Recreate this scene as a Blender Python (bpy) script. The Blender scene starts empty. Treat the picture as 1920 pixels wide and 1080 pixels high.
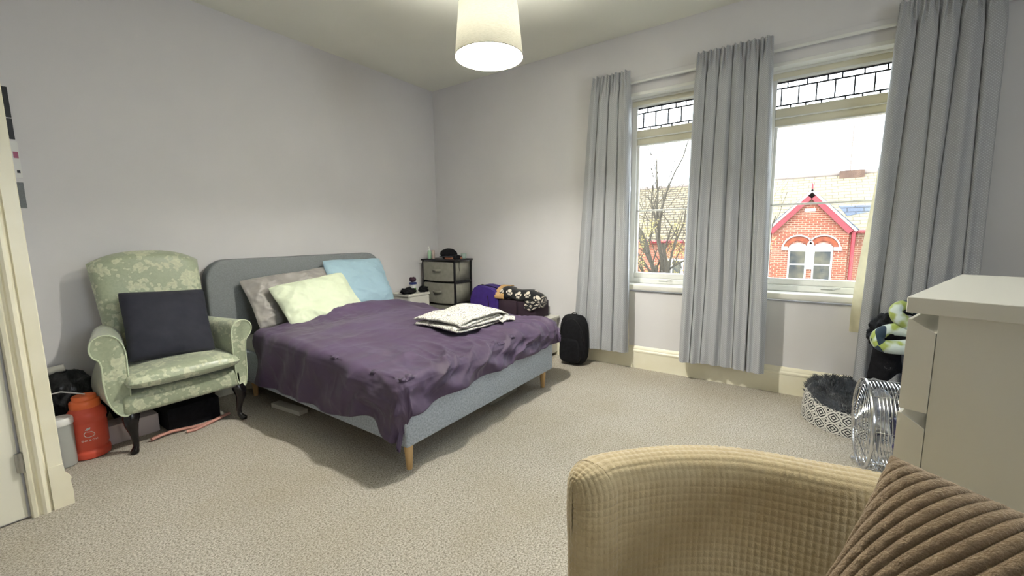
import bpy, bmesh, math, random
from mathutils import Vector, Matrix, noise as mn
PI = math.pi
SC = bpy.context.scene
COL = SC.collection

# ---------------------------------------------------------------- camera
cd = bpy.data.cameras.new('camera'); cam = bpy.data.objects.new('camera', cd); COL.objects.link(cam)
cd.sensor_width = 36.0; cd.lens = 769.0/1920*36; cd.clip_start = 0.02; cd.clip_end = 300
_r = Vector((.57098597, -.82085361, -.01320527)); _u = Vector((.11313981, .06274804, .99159572)); _f = Vector((.81312632, .56768128, -.12869947))
cam.matrix_world = Matrix(((_r.x, _u.x, -_f.x, 0), (_r.y, _u.y, -_f.y, 0), (_r.z, _u.z, -_f.z, 1.2), (0, 0, 0, 1)))
SC.camera = cam
# ---------------------------------------------------------------- world, sun, exposure
SC.view_settings.view_transform = 'Standard'; SC.view_settings.look = 'None'
SC.view_settings.exposure = 1.05; SC.view_settings.gamma = 1.0
try: SC.view_settings.use_curve_mapping = False
except Exception: pass
SKY_STRENGTH = 4.5; SUN_STRENGTH = 1.6; BULB_STRENGTH = 1500.0; BULB_COLOR = (1.0, .972, .90)
w = bpy.data.worlds.new('sky'); SC.world = w; w.use_nodes = True
bg = w.node_tree.nodes['Background']; bg.inputs[0].default_value = (.86, .93, 1.0, 1); bg.inputs[1].default_value = SKY_STRENGTH
sd = bpy.data.lights.new('sun', 'SUN'); sd.energy = SUN_STRENGTH; sd.angle = math.radians(1.0); sd.color = (1, .93, .82)
sun = bpy.data.objects.new('sun', sd); COL.objects.link(sun)
sun.rotation_euler = Vector((.80, -.35, -.62)).to_track_quat('-Z', 'Y').to_euler()
for i, (ya, yb) in enumerate(((.66, 1.24), (-.60, .23))):  # right wall      # sampling portals in the two window openings, they give no light
    pd = bpy.data.lights.new('window_portal', 'AREA'); pd.shape = 'RECTANGLE'; pd.size = yb-ya; pd.size_y = 1.5
    po = bpy.data.objects.new('window_portal', pd); COL.objects.link(po)
    po.location = (3.80, (ya+yb)/2, 1.55); po.rotation_euler = Vector((-1, 0, 0)).to_track_quat('-Z', 'Z').to_euler()
    pd.cycles.is_portal = True
pd = bpy.data.lights.new('window_portal', 'AREA'); pd.shape = 'RECTANGLE'; pd.size = 1.1; pd.size_y = 1.4  # portal for the added fill opening in the unseen front wall
po = bpy.data.objects.new('window_portal', pd); COL.objects.link(po); po.location = (.75, -2.38, 1.6); po.rotation_euler = Vector((0, 1, 0)).to_track_quat('-Z', 'Z').to_euler(); pd.cycles.is_portal = True
XW, YW, ZC = 3.57, 3.576, 2.844

# ---------------------------------------------------------------- materials
def lin(c):
    if isinstance(c, str):
        c = tuple(int(c[i:i+2], 16)/255 for i in (0, 2, 4))
        c = tuple(x/12.92 if x <= .04045 else ((x+.055)/1.055)**2.4 for x in c)
    return (*c[:3], 1.0)
class NT:
    def __init__(s, name):
        s.m = bpy.data.materials.new(name); s.m.use_nodes = True; s.t = s.m.node_tree; s.n = s.t.nodes
        s.b = s.n['Principled BSDF']; s.out = s.n['Material Output']
    def add(s, typ, **kw):
        nd = s.n.new(typ)
        for k, v in kw.items():
            if k[:3] == 'in_':
                key = k[3:]; key = int(key) if key.isdigit() else key
                if hasattr(v, 'is_linked') or hasattr(v, 'links'): s.t.links.new(v, nd.inputs[key])
                else: nd.inputs[key].default_value = v
            else: setattr(nd, k, v)
        return nd
    def coord(s, kind='Object'): return s.add('ShaderNodeTexCoord').outputs[kind]
    def math(s, op, a, b=0.0, c=0.0): return s.add('ShaderNodeMath', operation=op, in_0=a, in_1=b, in_2=c).outputs[0]
    def mix(s, f, a, b):
        nd = s.add('ShaderNodeMix', data_type='RGBA'); 
        for i, v in ((0, f), (6, a), (7, b)):
            if hasattr(v, 'links'): s.t.links.new(v, nd.inputs[i])
            else: nd.inputs[i].default_value = v
        return nd.outputs[2]
    def noise(s, vec, scale, detail=3, rough=.5, dist=0.0):
        return s.add('ShaderNodeTexNoise', in_Vector=vec, in_Scale=scale, in_Detail=detail, in_Roughness=rough, in_Distortion=dist).outputs[0]
    def ramp(s, f, stops, interp='LINEAR'):
        nd = s.add('ShaderNodeValToRGB', in_0=f); r = nd.color_ramp; r.interpolation = interp
        while len(r.elements) < len(stops): r.elements.new(.5)
        for e, (p, c) in zip(r.elements, stops): e.position = p; e.color = c if len(c) == 4 else (*c, 1)
        return nd.outputs[0]
    def scale(s, vec, sc):
        return s.add('ShaderNodeVectorMath', operation='MULTIPLY', in_0=vec, in_1=sc).outputs[0]
    def color(s, c): s.t.links.new(c, s.b.inputs['Base Color']) if hasattr(c, 'links') else setattr(s.b.inputs['Base Color'], 'default_value', c)
    def bump(s, h, strength=.3, dist=.01):
        nd = s.add('ShaderNodeBump', in_Strength=strength, in_Distance=dist, in_Height=h); s.t.links.new(nd.outputs[0], s.b.inputs['Normal'])
def M(name, c, c2=None, sc=20, rough=.6, metal=0, bs=0.0, bsc=None, bd=.005, spec=.5, sheen=0, stretch=(1, 1, 1), thr=(.35, .65), trans=0, detail=3, coat=0, kind='Object'):
    t = NT(name); v = t.scale(t.coord(kind), stretch)
    if c2 is not None:
        f = t.ramp(t.noise(v, sc, detail), [(thr[0], (0, 0, 0)), (thr[1], (1, 1, 1))])
        t.color(t.mix(f, lin(c), lin(c2)))
    else: t.color(lin(c))
    t.b.inputs['Roughness'].default_value = rough; t.b.inputs['Metallic'].default_value = metal
    t.b.inputs['Specular IOR Level'].default_value = spec
    if sheen: t.b.inputs['Sheen Weight'].default_value = sheen
    if coat: t.b.inputs['Coat Weight'].default_value = coat
    if bs: t.bump(t.noise(v, bsc or sc, 4), bs, bd)
    if trans:
        tr = t.add('ShaderNodeBsdfTranslucent', in_Color=lin(c)); mx = t.add('ShaderNodeMixShader', in_0=trans)
        t.t.links.new(t.b.outputs[0], mx.inputs[1]); t.t.links.new(tr.outputs[0], mx.inputs[2]); t.t.links.new(mx.outputs[0], t.out.inputs[0])
    return t.m
def emis(name, c, st):
    t = NT(name); t.b.inputs['Emission Color'].default_value = (*c, 1); t.b.inputs['Emission Strength'].default_value = st
    t.color((*c, 1)); return t.m

# carpet: dense twisted pile with dark flecks
t = NT('carpet'); v = t.coord('Object')
n1 = t.noise(v, 135, 6, .9); n2 = t.noise(v, 1.6, 4, .6); n3 = t.noise(v, 60, 3, .6)
c1 = t.mix(t.ramp(n1, [(.40, (0, 0, 0)), (.58, (1, 1, 1))]), lin('615a4c'), lin('d3cdc2'))
c1 = t.mix(t.math('MULTIPLY', t.ramp(n2, [(.42, (0, 0, 0)), (.66, (1, 1, 1))]), .30), c1, lin('958a74'))
c1 = t.mix(t.math('MULTIPLY', t.ramp(n3, [(.60, (0, 0, 0)), (.74, (1, 1, 1))]), .5), c1, lin('6f6858'))
t.color(c1); t.b.inputs['Roughness'].default_value = 1; t.b.inputs['Specular IOR Level'].default_value = .1; t.bump(n1, .5, .003); CARPET = t.m
WALLP = M('lilac_grey_wall_paint', 'dcdadb', 'd8d6d7', 2, .75, bs=.06, bsc=60, bd=.003, spec=.25)
CEILP = M('ceiling_paint', 'eeeee2', 'ebebdf', 2, .8, bs=.05, bsc=50, spec=.2)
GLOSS = M('cream_gloss_paint', 'efead4', 'e9e3ca', 5, .3, bs=.05, bsc=12, bd=.004)
WHITEG = M('white_gloss_paint', 'e4e3dd', 'dedcd4', 5, .32, bs=.04, bsc=10, bd=.003)
UPVC = M('white_window_paint', 'e6e6e2', rough=.35)
BEIGEF = M('cream_window_head', 'dedac6', 'd7d2be', 4, .45)
CURT = None
t = NT('grey_patterned_curtain'); uv = t.coord('UV'); sp = t.add('ShaderNodeSeparateXYZ', in_0=uv)
a_ = t.math('SINE', t.math('MULTIPLY', sp.outputs[0], 420.)); b_ = t.math('SINE', t.math('MULTIPLY', sp.outputs[1], 420.))
pt = t.math('MULTIPLY', a_, b_); t.color(t.mix(t.ramp(pt, [(.35, (0, 0, 0)), (.6, (1, 1, 1))]), lin('a6a8ac'), lin('c6c8cc')))
t.b.inputs['Roughness'].default_value = .5; t.b.inputs['Sheen Weight'].default_value = .3; t.bump(pt, .25, .002)
tr = t.add('ShaderNodeBsdfTranslucent', in_Color=lin('c8c8c8')); mx = t.add('ShaderNodeMixShader', in_0=.12)
t.t.links.new(t.b.outputs[0], mx.inputs[1]); t.t.links.new(tr.outputs[0], mx.inputs[2]); t.t.links.new(mx.outputs[0], t.out.inputs[0]); CURT = t.m
LINING = M('cream_curtain_lining', 'e2dcbf', 'd8d2b4', 20, .8, trans=.2)
# damask: satin floral figure on a sage ground
t = NT('sage_green_damask'); v = t.coord('Object')
wv = t.add('ShaderNodeTexVoronoi', in_Vector=v, in_Scale=44., feature='SMOOTH_F1'); nA = t.noise(v, 11, 1.0, .5, .2); nB = t.noise(v, 60, 2)
f0 = t.math('ADD', t.math('ADD', t.math('MULTIPLY', nA, 1.0), t.math('MULTIPLY', wv.outputs[0], -.55)), t.math('MULTIPLY', nB, .36))
f1 = t.ramp(f0, [(.47, (0, 0, 0)), (.51, (1, 1, 1))]); f2 = t.ramp(t.noise(v, 70, 1), [(.44, (0, 0, 0)), (.52, (1, 1, 1))])
t.color(t.mix(t.math('MAXIMUM', t.math('MULTIPLY', f1, t.math('SUBTRACT', 1.0, t.math('MULTIPLY', f2, .35))), t.math('MULTIPLY', f2, .10)), lin('969f86'), lin('c2c7ab')))
t.t.links.new(t.ramp(f1, [(0, (.34, .34, .34)), (1, (.6, .6, .6))]), t.b.inputs['Roughness'])
t.b.inputs['Sheen Weight'].default_value = .35; t.bump(f1, .12, .002); DAMASK = t.m
PIPING = M('pale_green_piping', 'b9c2a6', rough=.55)
NAVYC = M('charcoal_navy_satin', '2a2b36', '24252f', 9, .78, bs=.1, bsc=60, sheen=.1, spec=.25)
BLACKW = M('black_lacquered_wood', '120f10', rough=.22)
GREYF = M('light_grey_wool_fabric', '9ca5b0', 'bac2cc', 100, .95, bs=.25, bsc=220, bd=.003, detail=4, thr=(.38, .6), spec=.15)
GREYH = M('mid_grey_headboard_fabric', '797d7f', '83878a', 120, .95, bs=.2, bsc=260, bd=.002, spec=.15)
OAK = M('pale_oak', 'd2b07e', 'c6a06a', 8, .45, stretch=(6, 6, .8))
CHESTW = M('white_foil_chest', 'dcdad0', rough=.42, spec=.4)
MATT = M('white_mattress_ticking', 'c9c8c4', rough=.9)
PURPLE = M('aubergine_cotton', '4b3a58', '46364f', 6, .62, bs=.08, bsc=45, bd=.004, sheen=.12)
PGREY = M('silver_grey_satin', '8d8986', '98948f', 5, .42, bs=.08, bsc=25, sheen=.2)
PGREEN = M('pale_mint_cotton', 'd6dfc4', 'cdd7bb', 5, .7, bs=.08, bsc=25)
PBLUE = M('pale_blue_cotton', '9bb8c6', '95b1bf', 5, .8, bs=.08, bsc=35)
WHITEM = M('white_melamine', 'cfcdc4', rough=.42, spec=.4)
WHITEP = M('white_plastic', 'e2e2de', rough=.35)
TRANSP = M('milky_plastic', 'c9ccc6', rough=.3, trans=.35)
BLACKF = M('black_fabric', '0d0d10', '16161a', 40, .9, bs=.3, bsc=160, spec=.2)
BLACKP = M('black_plastic', '0c0c0e', rough=.4)
BAGPL = M('black_bin_bag_plastic', '0e0f11', '191b1e', 14, .28, bs=.5, bsc=22, bd=.02)
NONWOV = M('grey_nonwoven_fabric', '8a887d', '817f74', 25, .85, bs=.15, bsc=120)
RED = M('coral_red_plastic', 'dd5c45', 'd6543e', 9, .38, trans=.1)
ORANGE = M('orange_plastic', 'e8713c', rough=.4)
VIOLET = M('violet_fabric', '3b2378', '331d6c', 30, .7, bs=.15, bsc=200)
DPURP = M('dark_plum_fabric', '251322', rough=.85)
TAN = M('tan_fleece', 'c5a06e', 'b8925f', 20, .9)
CHROME = M('chrome', 'd9dadd', rough=.12, metal=1)
STEEL = M('brushed_steel', 'b9b9b5', rough=.3, metal=1)
INDIGO = M('indigo_plastic', '2a2358', rough=.35)
PINK = M('dusty_pink_rubber', 'b98679', rough=.6)
PINKW = M('pinkish_white_board', 'c3b7b6', rough=.6)
LEAD = M('lead_came', '2e2f38', rough=.6)
TXTW = M('white_print', 'e9e2dc', rough=.6)
t = NT('window_glass'); tb = t.add('ShaderNodeBsdfTransparent', in_Color=(.97, .985, .98, 1)); gb = t.add('ShaderNodeBsdfGlossy', in_Roughness=.02)
mx = t.add('ShaderNodeMixShader', in_0=.05); t.t.links.new(tb.outputs[0], mx.inputs[1]); t.t.links.new(gb.outputs[0], mx.inputs[2]); t.t.links.new(mx.outputs[0], t.out.inputs[0]); GLASS = t.m
SHADE = M('grey_linen_lamp_shade', 'b5b2a2', 'a9a696', 60, .9, stretch=(1, 1, 5), trans=.0065, bs=.1, bsc=200)
BULB = emis('lit_bulb', BULB_COLOR, BULB_STRENGTH)

# ---------------------------------------------------------------- geometry kit
class G:
    def __init__(s): s.v = []; s.f = []; s.uv = {}; s.mi = {}; s.cur = 0
    def add(s, vs, fs, uvs=None):
        o = len(s.v); s.v += [Vector(p) for p in vs]
        for k, f in enumerate(fs):
            s.f.append(tuple(o+i for i in f)); s.mi[len(s.f)-1] = s.cur
            if uvs: s.uv[len(s.f)-1] = [uvs[i] for i in f]
        return s
    def box(s, x0, x1, y0, y1, z0, z1, bev=0.0, seg=2, mat=None):
        bm = bmesh.new(); bmesh.ops.create_cube(bm, size=1)
        for q in bm.verts: q.co = Vector(((x0+x1)/2+q.co.x*(x1-x0), (y0+y1)/2+q.co.y*(y1-y0), (z0+z1)/2+q.co.z*(z1-z0)))
        if bev: bmesh.ops.bevel(bm, geom=bm.edges[:], offset=bev, segments=seg, profile=.5, affect='EDGES')
        if mat: bm.transform(mat)
        bm.verts.index_update(); s.add([q.co.copy() for q in bm.verts], [[q.index for q in f.verts] for f in bm.faces]); bm.free(); return s
    def tube(s, pts, r, n=8, closed=False, cap=True):
        pts = [Vector(p) for p in pts]; m = len(pts); rr = r if isinstance(r, (list, tuple)) else [r]*m
        vs = []; up = None
        for i, p in enumerate(pts):
            if closed: d = pts[(i+1) % m]-pts[i-1]
            else: d = pts[min(i+1, m-1)]-pts[max(i-1, 0)]
            d.normalize()
            if up is None: up = d.orthogonal().normalized()
            up = (up-d*up.dot(d)); up = up.normalized() if up.length > 1e-6 else d.orthogonal().normalized()
            q = d.cross(up)
            for k in range(n): a = 2*PI*k/n; vs.append(p+(up*math.cos(a)+q*math.sin(a))*rr[i])
        fs = []
        for i in range(m if closed else m-1):
            j = (i+1) % m
            for k in range(n): fs.append((i*n+k, i*n+(k+1) % n, j*n+(k+1) % n, j*n+k))
        if cap and not closed: fs.append(tuple(range(n))[::-1]); fs.append(tuple((m-1)*n+k for k in range(n)))
        return s.add(vs, fs)
    def lathe(s, prof, c=(0, 0, 0), n=32, mat=None, cap=True):
        vs = []
        for r, z in prof:
            for k in range(n):
                a = 2*PI*k/n; p = Vector((r*math.cos(a), r*math.sin(a), z)); p = mat @ p if mat else p; vs.append(p+Vector(c))
        fs = [(i*n+k, i*n+(k+1) % n, (i+1)*n+(k+1) % n, (i+1)*n+k) for i in range(len(prof)-1) for k in range(n)]
        if cap: fs.append(tuple(range(n))[::-1]); fs.append(tuple((len(prof)-1)*n+k for k in range(n)))
        return s.add(vs, fs)
    def surf(s, fn, nu, nv, cu=False, uvs=True):
        vs = []; uv = []
        for j in range(nv+1):
            for i in range(nu+1 if not cu else nu):
                vs.append(fn(i/nu, j/nv)); uv.append((i/nu, j/nv))
        w = nu if cu else nu+1; fs = []
        for j in range(nv):
            for i in range(nu): a = j*w+i; b = j*w+(i+1) % w; fs.append((a, b, b+w, a+w))
        return s.add(vs, fs, uv if uvs else None)
    def prism(s, poly, axis, a, b):
        def P(p, t): return {'x': (t, p[0], p[1]), 'y': (p[0], t, p[1]), 'z': (p[0], p[1], t)}[axis]
        n = len(poly); vs = [P(p, a) for p in poly]+[P(p, b) for p in poly]
        fs = [tuple(range(n)), tuple(range(2*n-1, n-1, -1))]+[(i, i+n, (i+1) % n+n, (i+1) % n) for i in range(n)]
        return s.add(vs, fs)
    def ell(s, c, r, nu=24, nv=14, fn=None, mat=None):
        c = Vector(c)
        def f(u, q):
            a = 2*PI*u; b = PI*q; d = Vector((math.cos(a)*math.sin(b), math.sin(a)*math.sin(b), -math.cos(b)))
            k = fn(d) if fn else 1.0; p = Vector((d.x*r[0], d.y*r[1], d.z*r[2]))*k
            return (mat @ p if mat else p)+c
        return s.surf(f, nu, nv, cu=True)
    def xf(s, mat, start=0):
        for i in range(start, len(s.v)): s.v[i] = mat @ s.v[i]
        return s
def obj(name, g, mat, parent=None, smooth=True, local=False, angle=40, solid=0, recalc=True):
    off = Vector((0, 0, 0)) if (parent is None or local) else parent.matrix_basis.translation.copy()
    if parent is not None and not local and parent.parent is not None: off = off+parent.parent.matrix_basis.translation
    me = bpy.data.meshes.new(name); me.from_pydata([p-off for p in g.v], [], g.f)
    if g.uv:
        ul = me.uv_layers.new(name='uv')
        for p in me.polygons:
            if p.index in g.uv:
                for li, c in zip(p.loop_indices, g.uv[p.index]): ul.data[li].uv = c
    for mm in (mat if isinstance(mat, (list, tuple)) else [mat]): me.materials.append(mm)
    for p in me.polygons: p.material_index = g.mi.get(p.index, 0); p.use_smooth = smooth
    if recalc:
        bm = bmesh.new(); bm.from_mesh(me); bmesh.ops.remove_doubles(bm, verts=bm.verts, dist=1e-6) if not g.uv else None
        bmesh.ops.recalc_face_normals(bm, faces=bm.faces); bm.to_mesh(me); bm.free()
    if smooth and angle < 180: me.set_sharp_from_angle(angle=math.radians(angle))
    o = bpy.data.objects.new(name, me); COL.objects.link(o); o.parent = parent
    if solid: md = o.modifiers.new('thickness', 'SOLIDIFY'); md.thickness = solid; md.offset = 0
    return o
def thing(name, label, cat, loc=(0, 0, 0), rotz=0, group=None, kind=None):
    o = bpy.data.objects.new(name, None); o.empty_display_size = .1; COL.objects.link(o); o.location = loc; o.rotation_euler = (0, 0, rotz)
    return tag(o, label, cat, group, kind)
def tag(o, label=None, cat=None, group=None, kind=None):
    if label: o['label'] = label
    if cat: o['category'] = cat
    if group: o['group'] = group
    if kind: o['kind'] = kind
    return o
def struct(name, g, m, **k): return tag(obj(name, g, m, **k), kind='structure')
def nz(x, y, z, s=1.0): return mn.noise(Vector((x*s, y*s, z*s)))
def ss(a, b, x): t_ = max(0, min(1, (x-a)/(b-a))); return t_*t_*(3-2*t_)
def lerp(a, b, t_): return a+(b-a)*t_
def frame(c, r, u):      # matrix with x=right, y=up, z=normal
    r = Vector(r).normalized(); u = Vector(u); u = (u-r*u.dot(r)).normalized(); n = r.cross(u)
    return Matrix(((r.x, u.x, n.x, c[0]), (r.y, u.y, n.y, c[1]), (r.z, u.z, n.z, c[2]), (0, 0, 0, 1)))
def cushion(W, H, T, mat, n=48, pinch=.06, wr=.006, seed=0, bulge=.42, wf=None):
    g = G()
    for sgn in (1, -1):
        def f(a, b):
            u = 2*a-1; v = 2*b-1
            u = math.copysign(abs(u)**.85, u); v = math.copysign(abs(v)**.85, v)
            x = W/2*u*(1-pinch*(1-v*v)); y = H/2*v*(1-pinch*(1-u*u))
            e = max(0, (1-u**4)*(1-v**4)); z = T/2*e**bulge
            edge = 1-abs(u*v)
            r_ = mn.ridged_multi_fractal(Vector((x*5+seed+y*1.5, y*7*sgn, seed*.7)), .9, 2.1, 3, 1.0, 2.0)-1.1; x *= 1-.035*v**6; y *= 1-.035*u**6; y += .010*nz(x*4, sgn*0, seed)
            k = (wr*r_ + (wf(u, v) if wf else 0))*min(1, e*4)
            return mat @ Vector((x, y, sgn*(z+k)))
        g.surf(f, n, n)
    return g

# ================================================================ SETTING
g = G(); g.surf(lambda u, v: Vector((lerp(-1.3, XW, u), lerp(-2.2, YW, v), 0)), 4, 4); struct('floor', g, CARPET, recalc=False)
g = G().box(-1.3, XW+.3, -2.2, YW+.2, ZC, ZC+.2); struct('ceiling', g, CEILP)
g = G().box(.255, XW+.3, YW, YW+.2, -.2, ZC); struct('wall_back', g, WALLP)
W1 = (.64, 1.26); W2 = (-.62, .245); WZ = (.69, 2.36); XO = XW+.30
g = G()
g.box(XW, XO, -2.4, YW, -.2, WZ[0]).box(XW, XO, -2.4, YW, WZ[1], ZC)
g.box(XW, XO, W1[1], YW, WZ[0], WZ[1]).box(XW, XO, W2[1], W1[0], WZ[0], WZ[1]).box(XW, XO, -2.4, W2[0], WZ[0], WZ[1])
struct('wall_right', g, WALLP, smooth=False)
g = G().box(-1.3, .255, 2.70, YW+.2, -.2, ZC); struct('wall_left', g, WALLP, smooth=False)
g = G().box(-1.3, -.2, -2.4, -2.2, -.2, ZC).box(1.3, XW+.3, -2.4, -2.2, -.2, ZC).box(-.2, .2, -2.4, -2.2, .9, 2.3).box(-.2, 1.3, -2.4, -2.2, -.2, .9).box(-.2, 1.3, -2.4, -2.2, 2.3, ZC); struct('wall_front', g, WALLP, smooth=False)  # unseen wall; its opening is added to let in fill light
w3 = G()  # unseen window, added to brighten the chest and foreground chair
for a, b, c, d in ((.2, 1.3, .9, .96), (.2, 1.3, 2.24, 2.3), (.2, .26, .96, 2.24), (1.24, 1.3, .96, 2.24), (.72, .78, .96, 2.24)): w3.box(a, b, -2.36, -2.30, c, d)
fill_window = struct('unseen_fill_window', w3, UPVC, smooth=False)
g = G().box(-1.5, -1.3, -2.4, YW, -.2, ZC); struct('wall_rear', g, WALLP, smooth=False)
# skirting boards
def skirt(name, p0, p1, nrm):
    prof = [(0, 0), (.022, 0), (.022, .145), (.026, .15), (.026, .162), (.018, .172), (.018, .178), (.012, .19), (.004, .2), (0, .2)]
    p0 = Vector((*p0, 0)); p1 = Vector((*p1, 0)); n = Vector((*nrm, 0)); m_ = len(prof)
    vs = [p+n*a+Vector((0, 0, b)) for p in (p0, p1) for a, b in prof]
    fs = [tuple(range(m_)), tuple(range(2*m_-1, m_-1, -1))]+[(i, i+m_, (i+1) % m_+m_, (i+1) % m_) for i in range(m_)]
    return struct(name, G().add(vs, fs), GLOSS, smooth=False)
skirt('baseboard_right', (XW, -2.2), (XW, YW), (-1, 0)); skirt('baseboard_back', (.255, YW), (XW, YW), (0, -1))
# windows
def window(name, ya, yb, n0, span):
    XF = XW+.10
    root = thing(name, None, None, (XF, (ya+yb)/2, WZ[0]), kind='structure'); st = .045
    g = G()
    g.box(XF, XF+.07, ya, yb, 2.28, WZ[1]); obj('frame_head', g, BEIGEF, root, smooth=False)
    g = G(); g.box(XF, XF+.07, ya, ya+st, .745, 2.28, .004).box(XF, XF+.07, yb-st, yb, .745, 2.28, .004)
    g.box(XF-.004, XF+.05, ya+st, yb-st, 2.272, 2.286, .003)
    obj('side_frame', g, UPVC, root, smooth=False)
    g = G().box(XW-.004, XF+.002, ya-.004, yb+.004, 2.338, 2.364, .003).box(XF-.012, XF+.0, ya, yb, 2.322, 2.338, .002); obj('head_lining', g, UPVC, root, smooth=False)
    g = G(); g.box(XF, XF+.07, ya+st, yb-st, 2.015, 2.08, .006).box(XF+.012, XF+.07, ya+st, yb-st, 1.955, 2.015, .004)
    obj('transom', g, BEIGEF, root, smooth=False)
    g = G(); g.box(XF-.006, XF+.01, ya+st, yb-st, 2.008, 2.018, .003); g.box(XF+.005, XF+.03, ya+st, yb-st, 1.952, 1.960, .002); obj('transom_bead', g, UPVC, root, smooth=False)
    g = G(); g.box(XF+.01, XF+.06, ya+st, yb-st, .80, .848, .005).box(XF-.005, XF+.07, ya+st, yb-st, .755, .80, .005)
    g.box(XF+.02, XF+.05, ya+st, ya+st+.02, .848, 1.955, .003).box(XF+.02, XF+.05, yb-st-.02, yb-st, .848, 1.955, .003)
    g.box(XF+.02, XF+.045, ya+st, yb-st, 1.388, 1.402, .003); obj('sash', g, UPVC, root, smooth=False)
    g = G().box(XF+.034, XF+.038, ya+st, yb-st, .84, 1.96).box(XF+.034, XF+.038, ya+st, yb-st, 2.07, 2.285); obj('glass', g, GLASS, root, smooth=False)
    g = G(); L = .0045
    for z in (2.266, 2.226, 2.106): g.box(XF+.030, XF+.042, ya+st, yb-st, z-L, z+L)
    k = 0; y = n0
    while y > ya+st:
        if y < yb-st:
            g.box(XF+.030, XF+.042, y-L, y+L, 2.106, 2.226)
            yy = y-.035-.012*(k % 3); 
            if yy > ya+st: g.box(XF+.030, XF+.042, yy-L, yy+L, 2.226, 2.266)
            yy = y-.06+.014*(k % 3)
            if yy > ya+st: g.box(XF+.030, XF+.042, yy-L, yy+L, 2.075, 2.106)
        y -= span; k += 1
    obj('leaded_light_cames', g, LEAD, root, smooth=False)
    g = G().box(XW-.035, XF+.02, ya-.015, yb+.015, .705, .755, .012, 3); obj('window_sill', g, WHITEG, root)
    g = G(); ym = (ya+yb)/2+.02; g.box(XF-.006, XF+.0, ym-.05, ym+.02, .775, .785, .002); g.tube([(XF-.008, ym-.05, .78), (XF-.02, ym-.06, .786), (XF-.02, ym-.09, .795)], .004); obj('stay_catch', g, STEEL, root)
window('window_1', W1[0], W1[1], 1.172, .103); window('window_2', W2[0], W2[1], .172, .103)
# long curtain pole board and rail over both windows
rail = thing('curtain_rail', 'white curtain track on a board running over both windows', 'curtain rail', (XW, .3, 2.44))
obj('board', G().box(XW-.018, XW, -1.0, 1.60, 2.446, 2.486, .003), WALLP, rail, smooth=False)
obj('track', G().box(XW-.040, XW-.016, -.98, 1.58, 2.430, 2.446, .003), WHITEP, rail, smooth=False)

# door in the partition
door = thing('door_1', None, None, (-.3, 2.70, 0), kind='structure')
g = G().box(-.66, .138, 2.684, 2.699, .008, 2.02, .004)
g.box(-.52, 0.02, 2.680, 2.690, .22, .85, .004).box(-.52, .02, 2.680, 2.690, 1.05, 1.9, .004); obj('door_leaf', g, M('cream_door_paint', 'e9e6d6', rough=.35), door, smooth=False)
h_ = G().tube([(.143, 2.672, .215), (.143, 2.672, .305)], .0075, 12); h_.tube([(.143, 2.672, .245), (.143, 2.672, .275)], .009, 12); h_.box(.128, .143, 2.674, 2.684, .218, .302)
obj('hinge', h_, STEEL, door)
h_ = G().tube([(.143, 2.672, 1.75), (.143, 2.672, 1.84)], .0075, 12); obj('hinge', h_, STEEL, door)
# architrave (moulded profile swept up) with plinth block
prof = [(.146, 0), (.146, -.02), (.152, -.034), (.163, -.036), (.168, -.024), (.176, -.024), (.181, -.036), (.190, -.04), (.200, -.036), (.206, -.022), (.211, -.018), (.214, -.026), (.256, -.026), (.259, -.022), (.259, 0)]
g = G(); g.prism([(x, 2.70+y) for x, y in prof], 'z', 0, 2.12); obj('architrave', g, GLOSS, door, smooth=False)
g = G(); g.prism([(-.68-(x-.146), 2.70+y) for x, y in prof], 'z', 0, 2.12); obj('architrave', g, GLOSS, door, smooth=False)
g = G(); g.box(-.80, .259, 2.672, 2.70, 2.03, 2.14, .006); obj('door_head_trim', g, GLOSS, door, smooth=False)
g = G(); g.prism([(.212, 0), (.276, 0), (.278, .06), (.274, .115), (.279, .125), (.272, .14), (.262, .155), (.259, .20), (.212, .20)], 'y', 2.668, 2.70); obj('plinth_block', g, GLOSS, door, smooth=False)

# ================================================================ PENDANT LAMP
LX, LY = 1.860, 1.428
lamp = thing('pendant_lamp', 'lit ceiling lamp with a tapered grey fabric drum shade', 'lamp', (LX, LY, ZC))
g = G()
for i, (rb, rt) in enumerate(((.182, .153),)):
    g.surf(lambda u, v: Vector((LX+lerp(rb, rt, v)*math.cos(2*PI*u), LY+lerp(rb, rt, v)*math.sin(2*PI*u), lerp(2.145, 2.425, v))), 72, 8, cu=True)
obj('lamp_shade', g, SHADE, lamp, angle=180, recalc=False)
RIMM = M('dark_rim_trim', '6d6c5f', rough=.6)
for z, r in ((2.145, .182), (2.425, .153)): obj('shade_rim', G().tube([(LX+r*math.cos(a*PI/24), LY+r*math.sin(a*PI/24), z) for a in range(48)], .0022, 6, closed=True), RIMM, lamp)
g = G()
for k in range(3):
    a = 2*PI*k/3+.4; g.tube([(LX+.02*math.cos(a), LY+.02*math.sin(a), 2.40), (LX+.152*math.cos(a), LY+.152*math.sin(a), 2.42)], .0018, 6)
g.tube([(LX+.022*math.cos(a*PI/12), LY+.022*math.sin(a*PI/12), 2.40) for a in range(24)], .002, 6, closed=True); obj('shade_carrier', g, WHITEP, lamp)
g = G().lathe([(.012, 2.375), (.021, 2.378), (.021, 2.42), (.015, 2.44), (.005, 2.455)], (LX, LY, 0), 20); obj('lamp_holder', g, WHITEP, lamp)
obj('flex', G().tube([(LX, LY, 2.45), (LX, LY, ZC-.02)], .003, 8), WHITEP, lamp)
obj('ceiling_rose', G().lathe([(.048, ZC), (.048, ZC-.012), (.02, ZC-.026), (.006, ZC-.03)], (LX, LY, 0), 24), WHITEP, lamp)
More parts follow.
